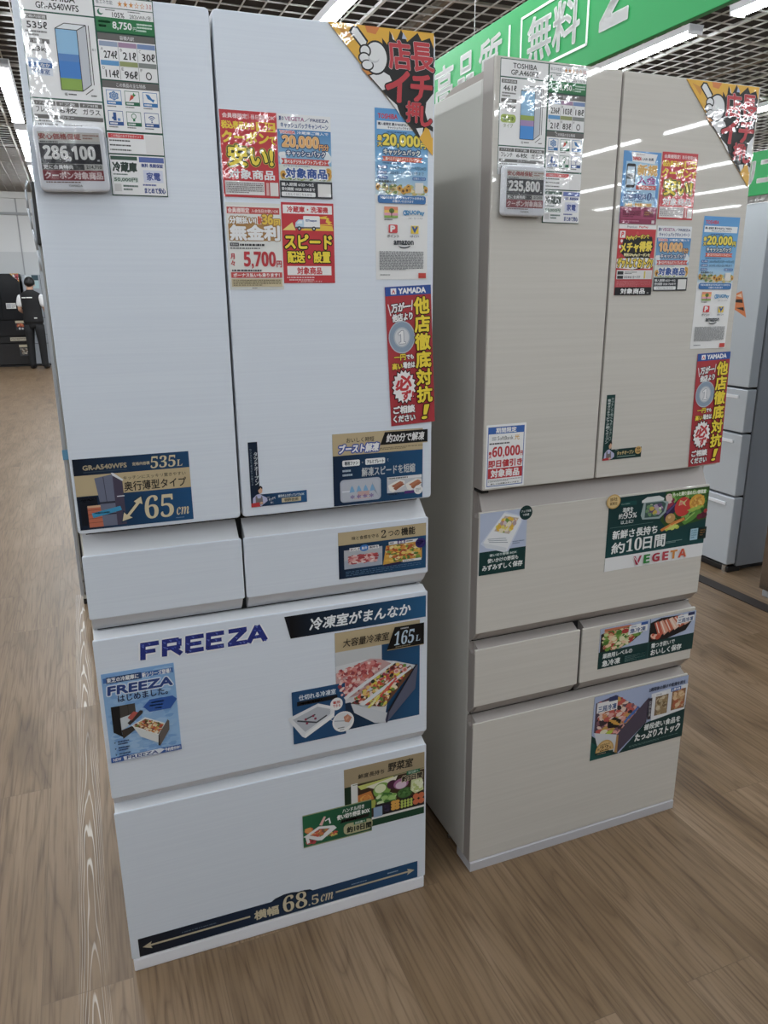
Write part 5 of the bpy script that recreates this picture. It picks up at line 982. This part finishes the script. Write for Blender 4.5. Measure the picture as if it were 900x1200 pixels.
def beige_fridge(mw):
    t = thing('refrigerator', 'tall beige glass-fronted refrigerator with warm grey sides, right of the white one', 'refrigerator', mw)
    Wd, c = 0.65, 0.2898
    mb = MB(); mb.rbox(0.0, Wd, 0.046, 0.68, 0.026, 1.789, 0.004); mb.rbox(0.0005, 0.004, 0.0445, 0.052, 0.03, 1.788, 0.001); mb.build('body', M['grey_side'], t)
    mb = MB(); mb.box(0.008, Wd-0.008, 0.044, 0.05, 0.03, 1.78); mb.build('door_gasket', M['gap'], t)
    hc = principled('hinge_cover_grey', '#9b928c', 0.5)
    for x0 in (0.012, Wd-0.16):
        mb = MB(); mb.prism_x([(0.05, 1.788), (0.05, 1.806), (0.19, 1.806), (0.24, 1.792), (0.24, 1.788)], x0, x0+0.148); mb.build('hinge_cover', hc, t)
    for x0, x1 in ((0.0, c-0.0022), (c+0.0022, Wd)):
        mb = MB(); mb.rpanel(x0, x1, 0.0045, 0.0425, 0.9905, 1.8168, 0.003, 0.001)
        d = mb.build('door', M['grey_trim'], t)
        mb = MB(); mb.rpanel(x0+0.0008, x1-0.0008, 0.0, 0.0046, 0.9918, 1.8165, 0.003, 0.0012); mb.build('glass_panel', M['beige_glass'], d)
    mb = MB(); mb.rbox(0.004, 0.022, 0.012, 0.05, 0.982, 0.988, 0.001); mb.build('lower_hinge', M['black'], t)
    y = 0.0135; s = 0.2935
    for x0, x1, z0, z1, kind in ((0.0, Wd, 0.939, 0.6517, 0), (0.0, s-0.002, 0.6107, 0.4643, 1), (s+0.002, Wd, 0.6107, 0.4643, 1), (0.0, Wd, 0.4187, 0.0283, 2)):
        mb = MB()
        if kind == 0: pr = drawer_profile(y+0.001, z0, z1, 0.026, 0.0495, 0.026, 0.0283, 0.056)
        elif kind == 1: pr = drawer_profile(y+0.001, z0, z1, 0.024, 0.012, 0.026, 0.0328, 0.056)
        else: pr = drawer_profile(y+0.001, z0, z1, 0.024, 0.012, 0.003, 0.001, 0.056)
        mb.prism_x(pr, x0+(0.010 if x0 < 0.01 else 0.008), x1-(0.010 if x1 > 0.6 else 0.008))
        # end cheeks standing at the sides of the drawer, stepped down behind the grip
        zb = z1-(0.024 if kind < 2 else 0.0)
        zt = z0-0.012
        for e0, e1 in ((x0+0.001, x0+0.011), (x1-0.011, x1-0.001)):
            if (e0 < 0.05) or (e1 > 0.6):
                top = z0+(0.044 if kind == 0 else 0.010)
                mb.prism_x([(y+0.0015, z1), (y+0.0015, zt), (y+0.020, zt-0.004), (y+0.026, zt+0.004), (y+0.027, top), (y+0.056, top), (y+0.056, zb), (y+0.022, zb)], e0, e1)
        d = mb.build('drawer', M['grey_trim'], t)
        mb = MB(); mb.rpanel(x0+0.0015, x1-0.0015, y, y+0.005, z1, z0, 0.002, 0.0012); mb.build('front_panel', M['beige_glass'], d)
    mb = MB(); mb.prism_x([(0.012, 0.0), (0.012, 0.024), (0.016, 0.0265), (0.085, 0.0265), (0.085, 0.0)], 0.003, Wd-0.003); mb.build('kick_plate', principled('pale_grey_plinth', '#bfbfc4', 0.45), t)
    mb = MB(); mb.box(0.02, Wd-0.02, 0.085, 0.66, 0.0, 0.027); mb.build('foot_rail', M['black'], t)
    mb = MB(); mb.tube((-0.001, 0.13, 0.018), (0.02, 0.13, 0.018), 0.006, 10); mb.build('roller', M['chrome'], t)
    return t

WM = Matrix()
BM_ = Matrix.Translation((0.80577, 0.00406, 0)) @ Matrix.Rotation(0.0252, 4, 'Z')
white_fridge(WM); beige_fridge(BM_)

DK = RZ @ Matrix.Translation((-1.62, 16.22, 0))          # dark refrigerator by the far wall
WF = Matrix.Translation((2.98, 2.025, 0)) @ Matrix.Rotation(-math.pi/2, 4, 'Z')   # silver-white one facing the aisle

def plain_fridge(label, mw, Wd, Ht, D, seams, front, side, split=None, handles=False, kick=None):
    t = thing('refrigerator', label, 'refrigerator', mw)
    mb = MB(); mb.rbox(0.0, Wd, 0.068, D, 0.03, Ht-0.01, 0.004); mb.build('body', side, t)
    mb = MB(); mb.box(0.012, Wd-0.012, 0.058, 0.07, 0.035, Ht-0.02); mb.build('door_gasket', M['gap'], t)
    for i in range(len(seams)-1):
        z1, z0 = seams[i], seams[i+1]
        spans = [(0.001, Wd-0.001)]
        if i == 0 and split: spans = [(0.001, split-0.003), (split+0.003, Wd-0.001)]
        for x0, x1 in spans:
            mb = MB(); mb.rbox(x0, x1, 0.0, 0.058, z0+0.005, z1-0.005, 0.005)
            d = mb.build('door' if i == 0 else 'drawer', front, t)
            if handles and i > 0:
                mb = MB(); mb.rbox(x0+0.03, x1-0.05, -0.006, 0.004, z1-0.052, z1-0.036, 0.002); mb.build('grip', M['white_plastic'], d)
    mb = MB(); mb.rbox(0.006, Wd-0.006, 0.02, 0.10, 0.0, 0.03, 0.003); mb.build('kick_plate', kick or M['black'], t)
    mb = MB(); mb.box(0.03, Wd-0.03, 0.10, D-0.02, 0.0, 0.03); mb.build('foot_rail', M['black'], t)
    return t
plain_fridge('dark grey glass refrigerator against the far wall, left of the standing person', DK @ Matrix.Translation((-0.0, 0, 0)), 0.685, 1.86, 0.66, [1.85, 0.94, 0.62, 0.48, 0.04], M['dark_glass'], M['black'], split=0.3)
plain_fridge('dark refrigerator at the extreme left edge of the photo against the far wall', DK @ Matrix.Translation((-0.72, 0, 0)), 0.685, 1.86, 0.66, [1.85, 0.98, 0.64, 0.46, 0.04], M['dark_glass'], M['black'], split=0.3)
plain_fridge('grey refrigerator against the far wall partly hidden behind the standing person', DK @ Matrix.Translation((0.735, 0.02, 0)), 0.685, 1.84, 0.66, [1.83, 0.98, 0.64, 0.46, 0.04], M['silver_side'], M['silver_side'], split=0.34)
plain_fridge('silver white refrigerator facing the aisle behind the beige one at the right edge', WF, 0.605, 1.80, 0.62, [1.79, 0.945, 0.725, 0.405, 0.04], M['silver_front'], M['silver_side'], handles=True)
wf = [o for o in bpy.data.objects if o.name.startswith('refrigerator')][-1]
mb = MB(); mb.tube((0.57, 0.03, 0.0), (0.57, 0.03, 0.035), 0.016, 12); mb.build('levelling_foot', M['chrome'], wf)
# brown mirror refrigerator, next one along toward the camera
BN = Matrix.Translation((2.90, 1.135, 0)) @ Matrix.Rotation(-math.pi/2, 4, 'Z')
plain_fridge('brown mirror-finish refrigerator cut by the right edge of the photo', BN, 0.60, 1.80, 0.65, [1.79, 0.93, 0.43, 0.035], M['brown_steel'], M['silver_side'], kick=M['silver'])
# refrigerator in the row behind: only its rear left edge shows past the white one
def back_row():
    t = thing('refrigerator', 'grey refrigerator showing only a thin edge left behind the white one', 'refrigerator', Matrix.Translation((-0.112, 2.2, 0)))
    mb = MB(); mb.rbox(0.0, 0.66, 0.0, 0.60, 0.03, 1.80, 0.004); mb.build('body', M['grey_side'], t)
    mb = MB(); mb.rbox(-0.008, 0.006, -0.008, 0.02, 0.05, 1.78, 0.003); mb.build('edge_trim', M['silver'], t)
    mb = MB(); mb.rbox(0.012, 0.02, -0.006, 0.004, 0.05, 1.62, 0.002); mb.build('edge_groove', M['black'], t)
    mb = MB(); mb.rbox(0.0, 0.10, -0.03, 0.06, 1.60, 1.842, 0.006)
    h = mb.build('hinge_housing', M['black'], t)
    for z in (1.66, 1.72, 1.78):
        mb = MB(); mb.tube((0.022, -0.036, z), (0.022, -0.029, z), 0.006, 10); mb.build('screw', M['chrome'], h)
    pts = [(-0.010, 1.845), (-0.020, 1.81), (-0.020, 1.74), (-0.012, 1.66), (-0.004, 1.58), (0.0, 1.50)]
    mb = MB()
    for a, b in zip(pts[:-1], pts[1:]): mb.tube((a[0], -0.02, a[1]), (b[0], -0.02, b[1]), 0.0045, 10)
    mb.build('chrome_edge', M['silver'], t, smooth=True)
    mb = MB(); mb.rbox(0.0, 0.66, 0.01, 0.10, 0.0, 0.25, 0.004); mb.build('compressor_cover', M['black'], t)
    for z in (0.06, 0.12, 0.18):
        mb = MB(); mb.tube((0.012, 0.0, z), (0.012, 0.011, z), 0.006, 10); mb.build('cover_screw', M['chrome'], t)
    mb = MB(); mb.rbox(-0.010, 0.05, -0.0115, -0.0085, 0.70, 0.745, 0.0005); mb.build('tape', principled('blue_tape', '#5c8fb0', 0.5), t)['label'] = 'small blue tape strip'
back_row()
# far refrigerators' papers
card('corner_sticker', 'DK', 600, 1770, 160, 160, 'small triangular yellow and red sticker on the dark refrigerator by the far wall', 'corner sticker', corner(), bg='#eab21c', shape=[(0, 0), (100, 0), (100, 100)])
card('paper_card', 'DK', 470, 1220, 180, 110, 'small white printed card halfway down the far dark refrigerator', 'paper card', [R(4, 10, 50, 88, '#b9bcc2'), FINE(54, 14, 95, 86, '#77797f', 6, 301)], bg='#e8e8e6')
card('paper_card', 'DK', 590, 830, 170, 190, 'orange food picture card on the upper drawer of the far dark refrigerator', 'paper card', [R(0, 0, 100, 25, '#c9bfa4'), BLOB(5, 26, 95, 70, ['#c8502c', '#d97a3c', '#8a2f22', '#e0a070'], 50, 10, 8, 302), E(40, 82, 12, 12, '#dddddd'), E(72, 84, 12, 10, '#d0d0d0')], bg='#2a2c33')
card('paper_card', 'DK', 520, 560, 300, 70, 'narrow tan card on the thin drawer of the far dark refrigerator', 'paper card', [FINE(5, 15, 95, 85, '#4a4640', 3, 303)], bg='#c3bba8')
card('paper_card', 'DK', 600, 330, 170, 230, 'lowest food picture card on the bottom drawer of the far dark refrigerator', 'paper card', [R(0, 0, 100, 22, '#c9bfa4'), BLOB(5, 24, 95, 92, ['#8a857c', '#b9b0a0', '#5a564e', '#d9cfc0', '#6f5a48'], 60, 12, 10, 304)], bg='#34363c')
card('paper_card', 'GK', 180, 1690, 250, 260, 'white and teal cards high on the far grey refrigerator behind the person\'s head', 'paper card', [R(0, 0, 48, 60, '#c9d2d6'), R(50, 0, 100, 40, '#2f4a55'), R(52, 42, 100, 100, '#a9c6cc'), FINE(4, 64, 46, 96, '#7d8488', 6, 305)], bg='#dfe3e4')
card('corner_sticker', 'WF', 455, 1315, 130, 130, 'orange and black pointed sticker on the silver white refrigerator behind the beige one', 'corner sticker', [P([(0, 0), (100, 0), (100, 100)], '#d9793a'), P([(20, 4), (96, 30), (96, 44), (40, 20)], '#2a2220'), P([(60, 50), (96, 60), (96, 74)], '#2a2220'), P([(70, 8), (96, 8), (96, 24)], '#e8c9b0')], bg='#d9793a', shape=[(0, 0), (100, 0), (100, 100)], ang=-20)
PLACES = {'LD': (WM, -0.0002), 'LW': (WM, 0.0113), 'RD': (BM_, -0.0002), 'RW': (BM_, 0.0133), 'DK': (DK, -0.0003), 'GK': (DK @ Matrix.Translation((0.735, 0.02, 0)), -0.0003), 'WF': (WF, -0.0003)}
build_cards(PLACES)

# ------------------------------------------------------------------ hanging green signs
def sign(label, b, a0, a1, z0, z1, texts, box, wires):
    """upright board along the aisle, its face towards the camera side; texts given in metres from the far end"""
    mw = RZ @ Matrix.Translation((b, (a0+a1)/2, (z0+z1)/2)) @ Matrix.Rotation(-math.pi/2, 4, 'Z')
    t = thing('hanging_sign', label, 'hanging sign', mw)
    Wd, Ht = a1-a0, z1-z0
    mb = MB(); mb.rbox(-Wd/2, Wd/2, 0.0, 0.03, -Ht/2, Ht/2, 0.003); mb.build('board', M['green_sign'], t)
    prepare([x[0] for x in texts]); mb = MB()
    # local x runs from the far end (left in view) to the near end
    for s, f0, f1, v0, v1, bold in texts:
        gv, gf, gx0, gx1, gy0, gy1 = GLYPH[s]
        x0, x1 = f0-Wd/2, f1-Wd/2
        sx = (x1-x0)/(gx1-gx0); sz = (v1-v0)/(gy1-gy0)
        offs = [(0, 0)]+[(dx*bold, dz*bold) for dx, dz in DISC]
        for dx, dz in offs:
            mb.add([(x0+(px-gx0)*sx+dx, -0.003, v0-Ht/2+(py-gy0)*sz+dz) for px, py in gv], gf)
    for f0, f1, v0, v1 in box:
        mb.box(f0-Wd/2, f1-Wd/2, -0.003, 0.0, v0-Ht/2, v1-Ht/2)
    mb.build('lettering', M['sign_white'], t)
    for i, f in enumerate(wires):
        mb = MB(); mb.tube((f-Wd/2, 0.015, Ht/2-0.01), (f-Wd/2, 0.015, H-(z0+z1)/2), 0.0025, 6); mb.build('hanging_wire', M['wire'], t)
    return t


def S1(a): return 3.8-a
zb = 2.42
sign('big green hanging sign with white lettering 高品質 無料 above the beige refrigerator', 2.4, -0.3, 3.8, zb, 2.855,
     [('高', S1(3.626), S1(3.37), 2.535-zb, 2.79-zb, 0.006), ('品', S1(3.30), S1(3.10), 2.535-zb, 2.78-zb, 0.007), ('質', S1(3.03), S1(2.775), 2.53-zb, 2.785-zb, 0.005),
      ('無', S1(2.50), S1(2.28), 2.545-zb, 2.755-zb, 0.005), ('料', S1(2.265), S1(2.045), 2.545-zb, 2.755-zb, 0.006), (sb('2'), S1(1.885), S1(1.69), 2.535-zb, 2.79-zb, 0.004), ('年', S1(1.53), S1(1.30), 2.535-zb, 2.79-zb, 0.006)],
     [(S1(2.70), S1(2.684), 2.535-zb, 2.79-zb), (S1(2.575), S1(2.563), 2.505-zb, 2.79-zb), (S1(1.987), S1(1.975), 2.505-zb, 2.79-zb), (S1(2.575), S1(1.975), 2.505-zb, 2.517-zb), (S1(2.575), S1(1.975), 2.778-zb, 2.79-zb)],
     [S1(3.13), S1(1.2)])
def S2(a): return 6.2-a
sign('small distant green hanging sign at the right edge behind the triangular sticker', 7.1, 4.6, 6.2, 2.40, 2.845,
     [('リ', S2(5.635), S2(5.438), 0.085, 0.345, 0.010), ('ユ', S2(5.385), S2(5.15), 0.13, 0.345, 0.009)], [], [S2(6.0), S2(4.8)])

# ------------------------------------------------------------------ the person
def skin_mesh(name, pts, edges, radii, mat, parent, levels=2, root=0):
    me = bpy.data.meshes.new(name); me.from_pydata(pts, edges, [])
    o = bpy.data.objects.new(name, me); COL.objects.link(o)
    o.parent = parent
    mod = o.modifiers.new('skin', 'SKIN'); mod.use_smooth_shade = True
    if not me.skin_vertices:
        me.attributes.new('skin', 'FLOAT', 'POINT') if False else None
    bm = bmesh.new(); bm.from_mesh(me)
    ly = bm.verts.layers.skin.verify()
    bm.verts.ensure_lookup_table()
    for i, v in enumerate(bm.verts):
        r = radii[i]; r = r if isinstance(r, tuple) else (r, r)
        v[ly].radius = r; v[ly].use_root = (i == root)
    bm.to_mesh(me); bm.free()
    sub = o.modifiers.new('smooth', 'SUBSURF'); sub.levels = levels; sub.render_levels = levels
    me.materials.append(mat)
    return o
def person():
    t = thing('person', 'person in black vest and trousers with white short sleeves, seen from behind at far left', 'person',
              Matrix.Translation((-1.03, 15.55, 0)) @ Matrix.Rotation(-0.25, 4, 'Z'))
    skin = principled('skin', '#c99f86', 0.5); black = principled('black_cloth', '#17181b', 0.8); white = principled('white_cloth', '#e6e8ea', 0.8)
    hair = principled('black_hair', '#0f0f11', 0.45); shoe = principled('black_shoe', '#101012', 0.4)
    # faces +Y (away from the camera); left arm bent forward
    P_ = []; E_ = []; Rd = []
    def v(p, r, parent=None):
        P_.append(p); Rd.append(r); i = len(P_)-1
        if parent is not None: E_.append((parent, i))
        return i
    pel = v((0, 0, 0.95), (0.13, 0.085))
    wst = v((0, 0, 1.10), (0.12, 0.08), pel); ch = v((0, 0.0, 1.30), (0.14, 0.09), wst); sh = v((0, 0, 1.41), (0.10, 0.065), ch)
    nk = v((0, 0.01, 1.52), 0.055, sh); hd0 = v((0.0, 0.03, 1.58), (0.07, 0.075), nk); hd1 = v((0.005, 0.035, 1.66), (0.078, 0.092), hd0); hd2 = v((0.01, 0.03, 1.735), (0.06, 0.075), hd1)
    for s in (-1, 1):
        a = v((0.17*s, 0.0, 1.39), 0.05, sh)
        if s < 0:
            el = v((0.24*s, 0.0, 1.15), 0.042, a); wr = v((0.17*s, 0.22, 1.06), 0.030, el); pm = v((0.14*s, 0.30, 1.05), (0.036, 0.02), wr); d = Vector((0.15, 0.95, -0.15)).normalized()
        else:
            el = v((0.25*s, 0.02, 1.15), 0.042, a); wr = v((0.19*s, 0.23, 1.12), 0.030, el); pm = v((0.17*s, 0.31, 1.12), (0.036, 0.02), wr); d = Vector((-0.1, 0.95, 0.05)).normalized()
        base = Vector(P_[pm])
        for k, (off, ln) in enumerate(((-0.028, 0.065), (-0.010, 0.075), (0.010, 0.07), (0.027, 0.055))):
            b = v(tuple(base+Vector((off, 0, 0))+d*0.035), 0.009, pm)
            m_ = v(tuple(base+Vector((off*1.1, 0, -0.006))+d*(0.035+ln*0.55)), 0.008, b)
            v(tuple(base+Vector((off*1.1, 0, -0.022))+d*(0.035+ln)), 0.0065, m_)
        th = v(tuple(base+Vector((0.035*-s, -0.02, 0.0))), 0.011, pm); v(tuple(base+Vector((0.052*-s, 0.02, -0.012))), 0.009, th)
    for s in (-1, 1):
        hp = v((0.09*s, 0, 0.88), 0.075, pel); kn = v((0.11*s+0.0, 0.01, 0.50), 0.055, hp); an = v((0.12*s, -0.02, 0.09), 0.040, kn); v((0.13*s, 0.10, 0.03), 0.032, an)
    body = skin_mesh('body', P_, E_, Rd, skin, t)
    mb = MB(); mb.ball((0.075, 0.10, 1.615), 0.012, 0.02, 0.014); mb.build('nose', skin, body, smooth=True)
    mb = MB()
    for s in (-1, 1): mb.ball((0.005+0.082*s, 0.03, 1.63), 0.010, 0.020, 0.030)
    mb.build('ears', skin, body, smooth=True)
    mb = MB()
    for s in (-1, 1): mb.ball((0.005+0.032*s, 0.118, 1.645), 0.012, 0.008, 0.007)
    mb.build('eyes', hair, body, smooth=True)
    mb = MB(); mb.ball((0.005, 0.124, 1.575), 0.022, 0.008, 0.006); mb.build('mouth', principled('lips', '#9c5a52', 0.5), body, smooth=True)
    # hair: a cap over the back and top of the head
    bm = bmesh.new(); bmesh.ops.create_uvsphere(bm, u_segments=24, v_segments=16, radius=1)
    for w_ in bm.verts:
        x, y, z = w_.co
        w_.co = (0.007+x*0.098, 0.018+y*0.112, 1.665+z*0.112)
        if y > 0.35 and z < 0.35: w_.co.y -= 0.07*(y-0.2); 
        if z < -0.45: w_.co.x *= 0.82; w_.co.z += 0.012
    mb = MB(); mb.bm(bm); mb.build('hair', hair, t, smooth=True)
    # vest
    def loft(name, rings, mat, caps=True):
        n = 20; vs = []; fs = []
        for cx, cy, z, rx, ry in rings:
            for i in range(n):
                an = 2*math.pi*i/n; vs.append((cx+rx*math.cos(an), cy+ry*math.sin(an), z))
        for k in range(len(rings)-1):
            for i in range(n):
                j = (i+1) % n; fs.append((k*n+i, k*n+j, (k+1)*n+j, (k+1)*n+i))
        fs.append(tuple(range(n))); fs.append(tuple(range((len(rings)-1)*n, len(rings)*n)))
        mb = MB(); mb.add(vs, fs); return mb.build(name, mat, t, smooth=True)
    loft('vest', [(0, 0, 0.90, 0.185, 0.13), (0, 0, 0.93, 0.19, 0.135), (0, 0, 1.05, 0.178, 0.125), (0, 0, 1.18, 0.178, 0.122), (0, 0, 1.32, 0.196, 0.13), (0, 0, 1.41, 0.205, 0.125), (0, 0, 1.455, 0.185, 0.11), (0, 0.005, 1.49, 0.13, 0.09), (0, 0.01, 1.515, 0.075, 0.075), (0, 0.012, 1.53, 0.066, 0.066)], black)
    loft('trousers', [(0, 0, 0.80, 0.10, 0.11), (0, 0, 0.84, 0.17, 0.118), (0, 0, 0.93, 0.176, 0.12), (0, 0, 1.02, 0.16, 0.112)], black)
    for s in (-1, 1):
        loft('trouser_leg', [(0.118*s, -0.005, 0.05, 0.062, 0.075), (0.118*s, -0.005, 0.10, 0.062, 0.07), (0.113*s, 0.005, 0.48, 0.072, 0.078), (0.10*s, 0, 0.72, 0.088, 0.10), (0.092*s, 0, 0.86, 0.092, 0.112)], black)
    for s in (-1, 1):
        e = (-0.232, 0.0, 1.19) if s < 0 else (0.238, 0.015, 1.19)
        skin_mesh('sleeve', [(0.15*s, 0, 1.41), (0.19*s, 0, 1.385), ((0.185*s+e[0])/2, 0, 1.30), e], [(0, 1), (1, 2), (2, 3)], [0.068, 0.078, 0.074, 0.072], white, t)
        mb = MB(); mb.ball((0.13*s, 0.06, 0.042), 0.048, 0.14, 0.042); mb.build('shoe', shoe, t, smooth=True)
    mb = MB(); mb.rbox(-0.125, -0.055, -0.134, -0.115, 1.37, 1.388, 0.002); mb.rbox(-0.04, 0.065, -0.138, -0.115, 1.372, 1.390, 0.002); mb.build('back_print', M['sign_white'], t)
    mb = MB(); mb.rbox(0.06, 0.11, -0.134, -0.11, 0.985, 1.0, 0.002); mb.build('pocket_tag', M['sign_white'], t)
person()
